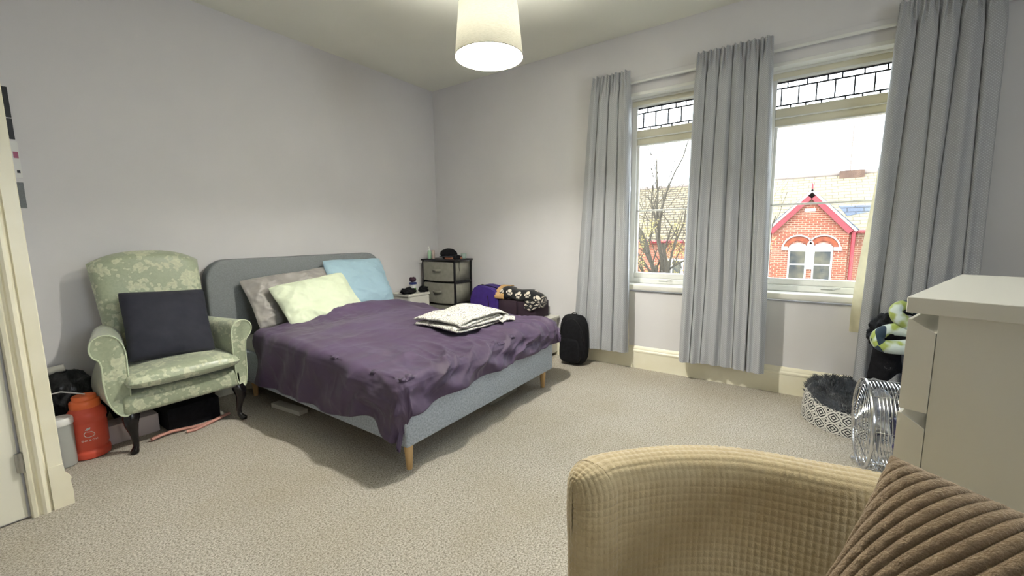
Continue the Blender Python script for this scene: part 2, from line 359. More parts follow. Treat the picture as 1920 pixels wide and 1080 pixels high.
b = obj('bulb', G().lathe([(.002, 2.200), (.014, 2.202), (.021, 2.212), (.024, 2.235), (.024, 2.30), (.020, 2.35), (.016, 2.377)], (LX, LY, 0), 20), BULB, lamp)

# ================================================================ CURTAINS
def curtain(label, yt, yb, zt, zb, nf, seed, amp=.035, lin_edge=None, order=1):
    rnd = random.Random(seed)
    root = thing('curtain', label, 'curtain', (3.47, (yt[0]+yt[1])/2, zb))
    ph = [rnd.uniform(-.5, .5) for _ in range(nf+2)]; am = [rnd.uniform(.55, 1.2) for _ in range(nf+2)]
    Wd = abs(yt[0]-yt[1])*2.0
    def base(u, v, off=0):
        z = lerp(zt, zb, v); k = ss(.01, .10, v); e = v**.9
        y = lerp(lerp(yt[0], yt[1], u), lerp(yb[0], yb[1], u), e)
        q = u*nf; i = int(min(nf-1, q)); fr = q-i
        a = lerp(am[i], am[i+1], fr); p = lerp(ph[i], ph[i+1], fr)*v
        s_ = 1-2*abs(math.sin(PI*(q+p)))**.42; s_ += .25*math.sin(2*PI*(q*2.3+p)+seed)*(.3+.7*v)
        tight = math.sin(2*PI*u*nf*3+1)*.009+math.sin(2*PI*u*nf*4.7)*.006
        x = 3.455+min(.075, amp*a)*s_*.95*(.15+.85*k)*(1-.12*v)+tight*(1-k)+.008*nz(u*5, v*3, seed)*v
        x -= .006*math.exp(-((v-.035)/.012)**2)
        y += .014*math.sin(2*PI*(q+p))*k+.02*nz(u*3, v*2.2, seed+9)*v*math.sin(PI*u)
        if v > .93: x += .004*nz(u*20, v*20, seed)
        z += .006*math.sin(2*PI*u*nf*2)*(1-ss(0, .03, v)) + .012*nz(u*4, 0, seed)*ss(.8, 1, v)
        return Vector((x+off, y, z))
    g = G(); nu = nf*40
    g.surf(lambda u, v: base(u, v), nu, 90)
    for k in g.uv: g.uv[k] = [(a*Wd, b_*(zt-zb)) for a, b_ in g.uv[k]]
    obj('drape', g, CURT, root, angle=180, recalc=False)
    g = G(); le = lin_edge or (.03, .97, .985)
    g.surf(lambda u, v: base(lerp(le[0], le[1], u), lerp(.05, le[2], v), .006), nu, 50); obj('lining', g, LINING, root, angle=180, recalc=False)
    return root
curtain('grey curtain at the far left of the windows, behind the black backpack', (1.545, 1.215), (1.72, 1.165), 2.515, .155, 4, 3, amp=.048)
curtain('wide grey curtain hanging between the two windows', (.712, .228), (.755, .165), 2.515, .165, 6, 11, amp=.052)
c3 = curtain('grey curtain right of the windows, above the white chest of drawers', (-.40, -.835), (-.36, -.88), 2.525, .165, 5, 24, amp=.052)
g = G()      # turned-out cream edge of the right curtain
g.surf(lambda u, v: Vector((3.500+.018*math.sin(v*5)*u+.008*nz(u*4, v*9, 3), lerp(-.395, -.365, ss(0, 1, v))+lerp(-.06, .055*ss(.25, .95, v), u), lerp(2.2, .52, v)+.01*u)), 10, 60); obj('turned_lining_edge', g, LINING, c3, angle=180, recalc=False)

# ================================================================ BED
bed = thing('double_bed', 'double bed with a light grey fabric frame on pale wooden legs', 'bed', (2.04, 2.5, 0))
BX0, BX1, BY0, BY1 = 1.29, 2.79, 1.56, 3.46
g = G(); g.box(BX0, BX1, BY0, BY0+.06, .132, .37, .012, 3); obj('foot_rail', g, GREYF, bed)
g = G(); g.box(BX0, BX0+.05, BY0+.055, BY1, .132, .37, .012, 3); obj('side_rail', g, GREYF, bed)
g = G(); g.box(BX1-.05, BX1, BY0+.055, BY1, .132, .37, .012, 3); obj('side_rail', g, GREYF, bed)
obj('slat_base', G().box(BX0+.05, BX1-.05, BY0+.06, BY1, .25, .28), OAK, bed)
g = G()
def hb(u, v):
    pass
HX0, HX1, HY, HT = 1.125, 2.60, 3.46, 1.048
poly = []
R_ = .15
for a in range(13): th = PI-a*PI/24; poly.append((HX0+R_+R_*math.cos(th), HT-R_+R_*math.sin(th)))
for a in range(13): th = PI/2-a*PI/24; poly.append((HX1-R_+R_*math.cos(th), HT-R_+R_*math.sin(th)))
poly += [(HX1, .10), (HX0, .10)]
bm = bmesh.new(); vs_ = [bm.verts.new((x, HY-.05, z)) for x, z in poly]; fc = bm.faces.new(vs_)
ex = bmesh.ops.extrude_face_region(bm, geom=[fc]); bmesh.ops.translate(bm, verts=[q for q in ex['geom'] if isinstance(q, bmesh.types.BMVert)], vec=(0, .10, 0))
bm.normal_update()
bmesh.ops.bevel(bm, geom=[e for e in bm.edges if abs(e.verts[0].co.y-e.verts[1].co.y) < 1e-5], offset=.018, segments=3, profile=.5, affect='EDGES')
bm.verts.index_update(); g.add([q.co.copy() for q in bm.verts], [[q.index for q in f.verts] for f in bm.faces]); bm.free()
obj('headboard', g, GREYH, bed)
g = G(); g.box(BX0+.03, BX1-.03, BY0+.04, BY1-.05, .29, .475, .04, 4); obj('mattress', g, MATT, bed)
for lx, ly in ((BX0+.035, BY0+.03), (BX1-.10, BY0+.035), (BX0+.06, BY1-.10), (BX1-.10, BY1-.10)):
    obj('leg', G().lathe([(.014, 0), (.0155, .004), (.0235, .125), (.024, .14)], (lx, ly, 0), 20), OAK, bed)

# duvet: one draped sheet, hanging over the left side and the foot
def duvet_fn(a, b, lower=0.0):
    S0, S1 = BX0+.022, BX1-.0; T0 = BY0+.05
    s_ = lerp(S0-.385, S1+.16, a); t_ = lerp(T0-.30, 3.20, b)
    # head edge slants like the thrown-back cover
    t_ += b**4*(-.10+.22*ss(.35, .85, a)-.10*a)
    hz = .505+.055*ss(1.7, 2.9, t_)+.035*math.exp(-((s_-2.05)/.33)**2-((t_-3.1)/.3)**2)+.03*math.exp(-((s_-1.9)/.5)**2-((t_-2.5)/.5)**2)
    hz += .02*ss(2.2, 2.5, s_)*ss(2.6, 3.1, t_)-.075*ss(2.45, 2.80, s_)*ss(2.3, 3.0, t_)
    hz += .035*math.exp(-((s_-2.55)/.35)**2-((t_-1.8)/.3)**2)
    ox = max(0, S0-s_); oxr = max(0, s_-S1); oy = max(0, T0-t_)
    cx = min(max(s_, S0), S1); cy = max(t_, T0)
    dx = -ox+oxr; L0 = math.hypot(dx, oy); L = (abs(dx)**3+oy**3)**(1/3.); L *= 1-.10*min(1, min(abs(dx), oy)/.2); R0 = .055
    p = Vector((cx, cy, hz))
    if L > 1e-6:
        n = Vector((dx/L0, -oy/L0, 0))
        q = L/R0
        if q < PI/2: p += n*(R0*math.sin(q)); p.z -= R0*(1-math.cos(q))
        else: p += n*(R0+.004); p.z -= R0+(L-R0*PI/2)
        if oxr > 0 and oy <= 0: p.z += .0
        drop = ss(.06, .25, L)
        p += n*drop*(.012*math.sin((s_*1.0+t_*1.3)*17+2*nz(s_, t_, 0, 2))+.015*nz(s_, t_, 7, 5))
        if oy > .02: # foot overhang bulges and its hem is gathered up
            k = ss(.02, .3, oy)*(1-ss(.0, .10, ox)); p.z += .105*k*(1-.35*math.exp(-((s_-1.35)/.15)**2)); p.y -= .02*k
        if ox > .05: p.z += .019*(k_side(t_)-1.5)*ss(.05, .36, ox)
    # wrinkles
    top = 1-ss(.0, .1, L)
    r1 = mn.ridged_multi_fractal(Vector((s_*2.2+t_*.6, t_*3.0-s_*.5, 3.3)), 1.0, 2.1, 3, 1.0, 2.0)
    r2 = mn.ridged_multi_fractal(Vector((s_*6.5-t_*1.2, t_*2.2+s_*2.0, 9.1)), 1.0, 2.2, 3, 1.0, 2.0)
    hh = .012*(r1-1.1)+.012*nz(s_+.3*t_, t_, 2, 3.2)
    footz = math.exp(-((t_-1.62)/.30)**2)
    hh += .010*(r2-1.1)*(footz+.18)
    q_ = s_*24-(t_-1.6)*9+1.0*math.sin(t_*7)+7*nz(s_, t_, 4, 1.8)
    fold = 1-abs(math.sin(q_*.5)); fold2 = 1-abs(math.sin(q_*.93+1+3*nz(s_, t_, 8, 3)))
    hh += (.030*fold**2.2+.014*fold2**2)*footz*ss(1.35, 1.7, s_)
    sidez = ss(.0, .12, ox); hh += .012*(1-abs(math.sin(t_*6.5+1.5*nz(s_, t_, 3, 1.5))))**2*sidez
    hd = math.exp(-((t_-3.02)/.12)**2); hh += .035*hd*ss(1.5, 1.9, s_)*(1-.6*ss(2.3, 2.6, s_)) + .02*hd*ss(1.35, 1.5, s_)
    cr = .020*(mn.ridged_multi_fractal(Vector((s_*5, t_*7, 1.7)), 1.0, 2.2, 3, 1.0, 2.0)-1.2)*math.exp(-((s_-1.75)/.35)**2-((t_-2.95)/.2)**2)
    hh += cr
    if L > 0.03:
        n = Vector((dx/L0, -oy/L0, 0)); p += n*max(-.012, hh*1.3); p.z += .2*hh
    else: p.z += hh
    # big drape swags along the left side
    if ox > 0: 
        sw = math.sin((t_-1.6)*5.2+(ox*6))*math.exp(-((t_-1.95)/.35)**2); p.x -= .03*max(0, sw)*ss(.03, .2, ox)
    return p
def k_side(t_): return 1.0+5.5*math.exp(-((t_-1.83)/.20)**2)+1.0*math.exp(-((t_-2.3)/.3)**2)-1.2*math.exp(-((t_-2.9)/.3)**2)
g = G(); g.surf(duvet_fn, 230, 250)
dv = obj('duvet', g, PURPLE, None, angle=180, recalc=False); tag(dv, 'crumpled aubergine purple duvet spread over the double bed', 'duvet')
md = dv.modifiers.new('thickness', 'SOLIDIFY'); md.thickness = .018; md.offset = -1

# pillows
def pillow(label, tl, tr, bl, T, m, seed, depth=None, name='pillow', cat='pillow', pinch=.05, wr=.007, grp=None, n=48, bulge=.42, wf=None):
    tl, tr, bl = Vector(tl), Vector(tr), Vector(bl); r = tr-tl; u = tl-bl; c = (tr+bl)/2
    mt = frame(c, r, u); g = cushion(r.length, u.length, T, mt, pinch=pinch, wr=wr, seed=seed, n=n, bulge=bulge, wf=wf)
    o = obj(name, g, m, None, angle=180); tag(o, label, cat, grp); return o
def sag(k1, k2, sd): return lambda u, v: k1*math.sin(2.2*u+1.1*v+sd)*.5+k2*mn.ridged_multi_fractal(Vector((u*1.3+sd, v*1.1, sd)), 1, 2.2, 2, 1, 2)-k2*1.1
pillow('silver grey satin pillow leaning on the headboard behind the mint pillow', (1.262, 3.355, .889), (2.008, 3.37, .95), (1.369, 3.16, .54), .12, PGREY, 2, wr=.024, bulge=.5, wf=sag(.014, .02, 1), n=80, pinch=.05)
pillow('pale mint green pillow lying in front of the grey one', (1.445, 3.21, .838), (2.085, 3.24, .902), (1.45, 2.96, .53), .135, PGREEN, 5, wr=.022, bulge=.5, wf=sag(.012, .018, 4), n=80, pinch=.05)
pillow('pale blue pillow propped on the right half of the headboard', (1.979, 3.34, 1.003), (2.590, 3.36, .993), (1.905, 3.13, .585), .14, PBLUE, 8, wr=.014, bulge=.5, wf=sag(.010, .014, 7), n=80, pinch=.04)

# folded cloth on the duvet
cl = thing('folded_blanket', 'folded white cloth with a grey scroll pattern on the purple duvet', 'blanket', (2.25, 2.03, .55))
t = NT('white_scroll_print_cotton'); v = t.coord('Object')
vo = t.add('ShaderNodeTexVoronoi', in_Vector=t.add('ShaderNodeVectorMath', operation='ADD', in_0=v, in_1=t.scale(t.add('ShaderNodeTexNoise', in_Vector=v, in_Scale=14.).outputs[1], (.05, .05, .05))).outputs[0], in_Scale=17.)
sw = t.math('SINE', t.math('MULTIPLY', vo.outputs[0], 26.)); t.color(t.mix(t.ramp(sw, [(.45, (0, 0, 0)), (.9, (1, 1, 1))]), lin('dad8d0'), lin('8f8d86')))
t.b.inputs['Roughness'].default_value = .85; SCROLL = t.m
def folded(path, y0, y1, zb, seed, hump, nn=90):
    P = [Vector((x, z)) for x, z in path]
    def pt(q):
        n = len(P)-1; q = min(n-1e-6, q*n); i = int(q); f = q-i; p0 = P[max(0, i-1)]; p1 = P[i]; p2 = P[i+1]; p3 = P[min(n, i+2)]
        return .5*((2*p1)+(-p0+p2)*f+(2*p0-5*p1+4*p2-p3)*f*f+(-p0+3*p1-3*p2+p3)*f**3)
    def f(u, v):
        p = pt(u); y = lerp(y0, y1, v); w_ = 2*v-1; k = 1-.22*abs(w_)**5+hump*math.exp(-((p.x-2.36)/.16)**2)*math.exp(-(w_/.6)**2)
        x = p.x+.018*nz(y*4, u*2, seed)+.02*math.sin(w_*2.2+u*4)*.5; y += .020*nz(u*7, seed, v)+.012*math.sin(u*23)*w_
        z = zb+p.y*k+.010*nz(x*8, y*8, seed+u*3)*min(1, p.y/.03)+.006*(mn.ridged_multi_fractal(Vector((x*7, y*5, seed)), 1, 2, 2, 1, 2)-1)*min(1, p.y/.05)
        return Vector((x, y, max(zb+.002, z)))
    return G().surf(f, nn*3, nn)
obj('folded_sheet', folded([(2.52, .006), (2.30, .006), (2.06, .008), (2.00, .018), (2.03, .032), (2.20, .036), (2.45, .038), (2.49, .048), (2.44, .058), (2.20, .054), (2.05, .052), (2.01, .066), (2.07, .084), (2.25, .092), (2.40, .096), (2.52, .066), (2.57, .016), (2.60, .006)], 1.83, 2.27, .548, 2, .30), SCROLL, cl, angle=180, solid=.010, recalc=False)
g = G(); g.surf(lambda u, v: Vector((lerp(2.40, 2.58, u)+.015*nz(v*3, u*3, 1), lerp(1.86, 1.76, v)+.02*math.sin(u*7), .560+.022*(1-v)+.010*math.sin(u*11+v*3)*(1-.5*v))), 30, 16); obj('loose_corner', g, SCROLL, cl, angle=180, solid=.008, recalc=False)

# ================================================================ GREEN ARMCHAIR
ac = thing('armchair', 'sage green damask armchair with rolled arms and dark cabriole legs', 'armchair', (.84, 3.2, 0))
def softbox(x0, x1, y0, y1, z0, z1, bev, crown=0, lean=0, n=(20, 20, 10), seed=0):
    g = G(); g.box(x0, x1, y0, y1, z0, z1, bev, 4); return g
# seat rail
g = G().box(.535, 1.135, 2.975, 3.47, .232, .352, .028, 4); obj('seat_rail', g, DAMASK, ac)
# seat cushion, domed
def dome(x0, x1, y0, y1, z0, z1, crown, pw=8, n=40, sk=0):
    g = G()
    for sgn in (1, -1):
        def f(a, b):
            u = 2*a-1; v = 2*b-1; u = math.copysign(abs(u)**.7, u); v = math.copysign(abs(v)**.7, v)
            k = 1+.0
            x = lerp(x0, x1, (u*(1-.03*v**4)+1)/2); y = lerp(y0, y1, (v*(1-.05*u**4)+1)/2)
            e = max(0, (1-abs(u)**pw)*(1-abs(v)**pw))**.36; c = (1-u*u)*(1-v*v)
            zc = (z0+z1)/2; z = zc+sgn*((z1-z0)/2*e)+(crown*c if sgn > 0 else 0)
            return Vector((x, y, z+.002*nz(x, y, z, 14)))
        g.surf(f, n, n)
    return g
g = dome(.553, 1.108, 2.905, 3.40, .368, .470, .024, 5); sc_ = obj('seat_cushion', g, DAMASK, ac, angle=180)
# back: tapered, arched top, leaning
def back_fn(a, b, sgn):
    u = 2*a-1; v = b
    z = lerp(.36, 1.06, v); half = lerp(.245, .275, v); yc = lerp(3.30, 3.44, v)
    x = .832-.012*v+half*math.copysign(abs(u)**.8, u)
    if v > .0: z += .072*(1-abs(u)**2.1)*ss(.5, 1, v)
    e = max(0, (1-abs(u)**8))**.5*(1-ss(.93, 1, v)**2)**.5
    y = yc-sgn*(.055*e+.012*(1-u*u)*math.sin(PI*v))
    return Vector((x, y, z))
g = G()
for sgn in (1, -1): g.surf(lambda a, b: back_fn(a, b, sgn), 40, 44)
obj('backrest', g, DAMASK, ac, angle=180)
# rolled arms
def arm(pf, y0, y1, inner_rise):
    g = G(); n = len(pf)
    cxm = sum(p[0] for p in pf)/n; czm = sum(p[1] for p in pf)/n
    def ring(y, s_, dz=0): return [Vector((cxm+(x-cxm)*s_, y, czm+(z-czm)*s_+dz)) for x, z in pf]
    rings = [ring(y0, .95), ring(y0-.004, .975), ring(y0+.004, 1.0), ring(y0+.02, 1.0)]
    for k in range(1, 9): y = lerp(y0+.02, y1, k/8); rings.append([Vector((p.x+inner_rise*(k/8)*ss(.30, .62, p.z), y, p.z)) for p in ring(y, 1.0)])
    vs = [p for r in rings for p in r]; fs = [(i*n+k, i*n+(k+1) % n, (i+1)*n+(k+1) % n, (i+1)*n+k) for i in range(len(rings)-1) for k in range(n)]
    fs.append(tuple(range(n))[::-1]); fs.append(tuple((len(rings)-1)*n+k for k in range(n)))
    g.add(vs, fs); return g
def smooth_prof(pts, m_=5):
    out = []; n = len(pts)
    for i in range(n):
        p0, p1, p2, p3 = (Vector(pts[(i+k-1) % n]) for k in range(4))
        for j in range(m_):
            q = j/m_; out.append(tuple(.5*((2*p1)+(-p0+p2)*q+(2*p0-5*p1+4*p2-p3)*q*q+(-p0+3*p1-3*p2+p3)*q**3)))
    return out
PL = smooth_prof([(.438, .632), (.452, .678), (.500, .700), (.552, .672), (.576, .60), (.577, .50), (.575, .36), (.568, .25), (.538, .236), (.505, .275), (.482, .34), (.474, .44), (.476, .52), (.470, .565), (.448, .588)])
PR = smooth_prof([(1.205, .612), (1.192, .652), (1.150, .670), (1.105, .652), (1.086, .60), (1.084, .50), (1.088, .36), (1.10, .25), (1.135, .228), (1.150, .28), (1.156, .36), (1.158, .46), (1.165, .535), (1.19, .568)])
obj('arm', arm(PL, 2.99, 3.39, .08), DAMASK, ac, angle=50); obj('arm', arm(PR, 2.975, 3.39, -.085), DAMASK, ac, angle=50)
for PP, y0 in ((PL, 2.988), (PR, 2.973)): obj('piping', G().tube([(x, y0, z) for x, z in PP[::2]], .0038, 8, closed=True), PIPING, ac)
# cabriole legs
def cab(x, y, dx, dy):
    pts = []; rs = []
    for q, o, r in ((0, .0, .036), (.12, .012, .037), (.28, .016, .030), (.5, .004, .020), (.72, -.006, .0145), (.86, -.002, .014), (.93, .012, .018), (.965, .022, .021), (1, .022, .016)):
        pts.append((x+dx*o, y+dy*o, lerp(.235, .003, q))); rs.append(r)
    return G().tube(pts, rs, 16)
for x, y, dx, dy in ((.575, 3.025, -.6, -.9), (1.098, 2.995, .6, -.9), (.585, 3.42, -.3, .8), (1.09, 3.42, .3, .8)): obj('leg', cab(x, y, dx, dy), BLACKW, ac)
pillow('charcoal satin cushion resting in the sage green armchair', (.592, 3.275, .895), (1.022, 3.265, .872), (.640, 3.10, .500), .12, NAVYC, 14, name='cushion', cat='cushion', pinch=.04, wr=.008, bulge=.5)

# ================================================================ LEFT CORNER THINGS
jug = thing('water_jug', 'coral red water jug with a white fruit logo beside the armchair', 'jug', (.425, 3.205, 0))
g = G().lathe([(.070, 0), (.078, .006), (.081, .03), (.079, .045), (.072, .052), (.072, .062), (.0775, .072), (.0785, .19), (.076, .20), (.076, .212), (.081, .222), (.081, .25), (.074, .264), (.060, .285)], (.425, 3.205, 0), 48); obj('jug_body', g, RED, jug)
g = G().lathe([(.060, .283), (.062, .287), (.062, .318), (.058, .324), (.050, .328), (.050, .345), (.046, .350)], (.425, 3.205, 0), 40); obj('screw_lid', g, ORANGE, jug)
g = G().box(.405, .445, 3.165, 3.195, .322, .352, .008); obj('spout_cap', g, ORANGE, jug)
_d = Vector((-.425, -3.205, 0)).normalized(); _a0 = math.atan2(_d.y, _d.x)-.02
def onjug(s_, z, r=.0795): a = _a0+s_/r; return (.425+r*math.cos(a), 3.205+r*math.sin(a), z)
g = G(); ap = [(.000, .160), (-.010, .163), (-.018, .156), (-.019, .144), (-.012, .133), (.000, .130), (.014, .133), (.024, .139), (.020, .150), (.011, .160)]
g.tube([onjug(s_, z) for s_, z in ap], .0016, 6, closed=True)
g.tube([onjug(s_, z) for s_, z in ((-.012, .172), (-.004, .181), (.008, .183), (.006, .175), (-.004, .170))], .0016, 6, closed=True); g.tube([onjug(s_, z) for s_, z in ((-.008, .176), (.0, .177), (.006, .180))], .0028, 6)
obj('fruit_logo', g, TXTW, jug)
def text(body, size, m, parent, mat, ext=.0006, name='lettering'):
    cu = bpy.data.curves.new(name, 'FONT'); cu.body = body; cu.size = size; cu.align_x = 'CENTER'; cu.align_y = 'CENTER'; cu.extrude = ext
    tmp = bpy.data.objects.new('tmp', cu); COL.objects.link(tmp); dg = bpy.context.evaluated_depsgraph_get(); me = bpy.data.meshes.new_from_object(tmp.evaluated_get(dg)); bpy.data.objects.remove(tmp)
    g = G(); g.add([q.co.copy() for q in me.vertices], [tuple(p.vertices) for p in me.polygons]); bpy.data.meshes.remove(me)
    if callable(mat): g.v = [Vector(mat(p)) for p in g.v]
    else: g.xf(mat)
    return obj(name, g, m, parent, smooth=False)
text('ENK & OVI', .014, TXTW, jug, lambda p: onjug(p.x, .112+p.y, .0790+p.z))
wj = thing('storage_tub', 'milky white plastic tub with a lid behind the door frame', 'tub', (.318, 3.165, 0))
obj('tub_body', G().lathe([(.040, 0), (.045, .004), (.046, .10), (.048, .21), (.049, .235)], (.318, 3.165, 0), 36), TRANSP, wj)
obj('tub_lid', G().lathe([(.052, .232), (.053, .236), (.053, .256), (.050, .264), (.046, .268)], (.318, 3.165, 0), 36), WHITEP, wj)
g = G().ell((.405, 3.455, .225), (.15, .11, .225), 64, 40, fn=lambda d: 1+.10*nz(d.x, d.y, d.z, 2.5)+.06*(mn.ridged_multi_fractal(d*3.2, 1, 2.1, 3, 1, 2)-1.1))
for q in g.v: q.x = max(q.x, .262); q.z = max(q.z, .002); q.y = min(q.y, 3.55)
tag(obj('bin_bag', g, BAGPL, angle=180), 'black plastic sack slumped against the wall behind the red jug', 'bag')
g = G(); pts = [(.263, 3.235, .385), (.30, 3.22, .39), (.345, 3.215, .392), (.39, 3.20, .375), (.43, 3.20, .355)]
tag(obj('cable', G().tube(smooth3 if False else pts, .0035, 8), WHITEP), 'thin white cable looping in front of the black sack', 'cable')
g = G(); g.tube([(.262, 3.49, .43), (.33, 3.46, .463), (.40, 3.45, .472)], [.02, .022, .02], 10); tag(obj('rolled_tube', g, WHITEM), 'pale rolled tube lying on top of the black sack', 'tube')
g = G().box(.50, .74, 3.25, 3.38, 0, .115, .004); tag(obj('storage_box', g, PINKW), 'pale pinkish box on the carpet behind the armchair leg', 'box')
g = G().box(.76, 1.04, 3.15, 3.50, 0, .15, .01); tag(obj('low_box', g, BLACKF), 'black box pushed underneath the armchair', 'box')
def strap(path, wd, th, name='strap'):
    g = G(); n = len(path)
    for i in range(n-1):
        pass
    g.surf(lambda u, v: Vector(path[min(n-1, int(u*(n-1)+.5))])+Vector((0, 0, 0))+Vector((0, 0, (v-.5)*wd)), n-1, 1); return g
p1 = [(.66+.052*k, 3.10+.02*math.sin(k*.9)+.0*k, .02+.004*math.sin(k)) for k in range(9)]
g = G(); g.tube(p1, [.012]*9, 8); g.tube([(.82, 3.06, .012), (.86, 3.05, .012), (.95, 3.085, .012), (1.03, 3.12, .012)], .013, 8)
for q in g.v: q.z = max(.001, q.z*.8)
tag(obj('fabric_strap', g, PINK), 'dusty pink strap lying on the carpet under the armchair', 'strap')

# pictures on the back wall, past the door frame
for lab, x0, x1, z0, z1, m in (('black edged picture pinned highest on the wall past the door frame', .262, .366, 1.87, 2.03, BLACKP), ('slim black edged picture, second from top past the door frame', .262, .366, 1.755, 1.865, BLACKP),
                               ('small white card with pink and black marks past the door frame', .262, .372, 1.55, 1.745, WHITEP), ('dark grey card pinned lowest on the wall past the door frame', .262, .370, 1.385, 1.525, GREYH)):
    r = thing('wall_picture', lab, 'picture', ((x0+x1)/2, YW-.003, z0))
    obj('card', G().box(x0, x1, YW-.004, YW-.0005, z0, z1), m, r, smooth=False)
    if m is WHITEP:
        obj('printed_mark', G().box(x1-.022, x1-.004, YW-.0055, YW-.0042, 1.655, 1.69), M('pink_print', 'a8607a'), r, smooth=False)
        obj('printed_mark', G().box(x1-.018, x1-.006, YW-.0055, YW-.0042, 1.575, 1.59), BLACKP, r, smooth=False)
    elif m is BLACKP: obj('picture_print', G().box(x0+.0, x1-.03, YW-.0055, YW-.0042, z0+.012, z1-.012), WHITEM, r, smooth=False)

# book under the bed, dark object under the foot
g = G().box(-.032, .032, -.16, .16, 0, .03, .002); bk = obj('slim_box', g.xf(Matrix.Translation((1.355, 2.87, 0)) @ Matrix.Rotation(math.radians(6), 4, 'Z')), WHITEM, smooth=False); tag(bk, 'slim white box sticking out under the left side of the bed', 'box')
g = G().box(2.18, 2.52, 1.72, 1.95, 0, .028, .004); tag(obj('flat_tray', g, NONWOV), 'flat grey cardboard lying on the carpet beneath the foot of the bed', 'cardboard')
g = G().box(2.42, 2.62, 1.80, 2.0, .03, .10, .01); tag(obj('shoe_box', g, BLACKF), 'small black case under the right end of the bed', 'case')

# ================================================================ NIGHTSTAND + TOWER
ns = thing('bedside_cabinet', 'small white bedside cabinet between the bed and the fabric drawers', 'cabinet', (2.96, 3.41, 0))
obj('carcass', G().box(2.82, 3.10, 3.27, 3.55, .03, .575, .002).box(2.83, 3.09, 3.28, 3.54, 0, .03), WHITEM, ns, smooth=False)
obj('top', G().box(2.81, 3.11, 3.26, 3.55, .575, .600, .003), WHITEM, ns, smooth=False)
obj('drawer', G().box(2.825, 3.095, 3.258, 3.272, .41, .568, .003), WHITEM, ns, smooth=False); obj('drawer', G().box(2.825, 3.095, 3.258, 3.272, .24, .402, .003), WHITEM, ns, smooth=False)
def lump(c, r, seed, m, name, label, cat, amp=.16, s=2.6, flat=None, grp=None, parent=None, nu=48):
    g = G().ell(c, r, nu, nu*2//3, fn=lambda d: 1+amp*nz(d.x+seed, d.y, d.z, s)+amp*.55*(mn.ridged_multi_fractal(d*s+Vector((seed, 0, 0)), 1, 2.1, 3, 1, 2)-1.1))
    if flat is not None:
        for q in g.v: q.z = max(q.z, flat)
    o = obj(name, g, m, parent, angle=180)
    if label: tag(o, label, cat, grp)
    return o
lump((2.885, 3.345, .625), (.085, .07, .035), 3, BLACKF, 'crumpled_sock', 'black crumpled cloth on the left of the bedside cabinet top', 'cloth', .35, flat=.6005)
lump((3.065, 3.31, .625), (.05, .05, .035), 8, BLACKF, 'crumpled_sock', 'black crumpled cloth on the right edge of the bedside cabinet top', 'cloth', .35, flat=.6005)
bt = thing('supplement_tub', 'small white and green tub with a blue lid on the bedside cabinet', 'tub', (3.00, 3.40, .60))
obj('tub_body', G().lathe([(.03, .6005), (.032, .605), (.032, .685)], (3.00, 3.40, 0), 28), WHITEP, bt)
obj('green_label', G().lathe([(.0325, .608), (.0325, .645)], (3.00, 3.40, 0), 28, cap=False), M('green_label', '5c8a3f'), bt)
obj('blue_lid', G().lathe([(.040, .684), (.042, .688), (.042, .700), (.036, .706)], (3.00, 3.40, 0), 28), M('navy_lid', '2b3670', rough=.4), bt)
lump((3.00, 3.40, .735), (.036, .036, .028), 5, M('navy_red_scrunchie', '1c1f38', '3a1626', 20, .8), 'hair_scrunchie', 'dark blue scrunchie sitting on the lid of the small tub', 'scrunchie', .3)

tw = thing('drawer_tower', 'tall black framed storage tower with grey fabric drawers in the corner', 'drawers', (3.36, 3.235, 0))
TX0, TX1, TY0, TY1, TT = 3.22, 3.50, 2.99, 3.48, .945
g = G()
for x in (TX0+.008, TX1-.008):
    for y in (TY0+.008, TY1-.008): g.box(x-.009, x+.009, y-.009, y+.009, 0, TT-.015)
for z in (.22, .455, .70): g.box(TX0+.002, TX1-.002, TY0, TY0+.012, z-.012, z+.012).box(TX0+.002, TX1-.002, TY1-.012, TY1, z-.012, z+.012)
obj('steel_frame', g, BLACKP, tw, smooth=False)
obj('top', G().box(TX0-.012, TX1+.012, TY0-.012, TY1+.012, TT-.018, TT, .003), BLACKP, tw, smooth=False)
for k, (z0, z1) in enumerate(((.03, .205), (.235, .44), (.47, .685), (.712, .915))):
    g = G()
    def dfr(u, v): return Vector((TX0-.004-.014*math.sin(PI*u)*(.25+.75*(1-v))*1.0, lerp(TY0+.022, TY1-.022, u), lerp(z0, z1, v)-.006*math.sin(PI*u)*(1-v)))
    g.surf(dfr, 20, 8); g.box(TX0, TX1-.02, TY0+.012, TY1-.012, z0+.004, z1-.002)
    d_ = obj('fabric_drawer', g, NONWOV, tw, angle=180, recalc=False)
    zm = (z0+z1)/2+.012; obj('drawer_handle', G().surf(lambda u, v: Vector((TX0-.020-.020*math.sin(PI*u)-.004*math.sin(PI*v), 3.235+(u-.5)*.13, zm+(v-.5)*.026)), 12, 4), NONWOV, d_, angle=180, recalc=False)
ZT = TT+.0005
pb = thing('pump_bottle', 'pale green pump bottle on the black fabric drawer tower', 'bottle', (3.27, 3.41, ZT))
obj('bottle_body', G().lathe([(.02, ZT), (.022, ZT+.004), (.022, ZT+.075), (.014, ZT+.09), (.009, ZT+.095)], (3.27, 3.41, 0), 20), M('pale_green_plastic', '9fc4a4', rough=.35), pb)
obj('pump_head', G().tube([(3.27, 3.41, ZT+.093), (3.27, 3.41, ZT+.135)], .004, 8).tube([(3.27, 3.41, ZT+.13), (3.25, 3.405, ZT+.128)], .005, 8).lathe([(.011, ZT+.093), (.011, ZT+.106)], (3.27, 3.41, 0), 16), WHITEP, pb)
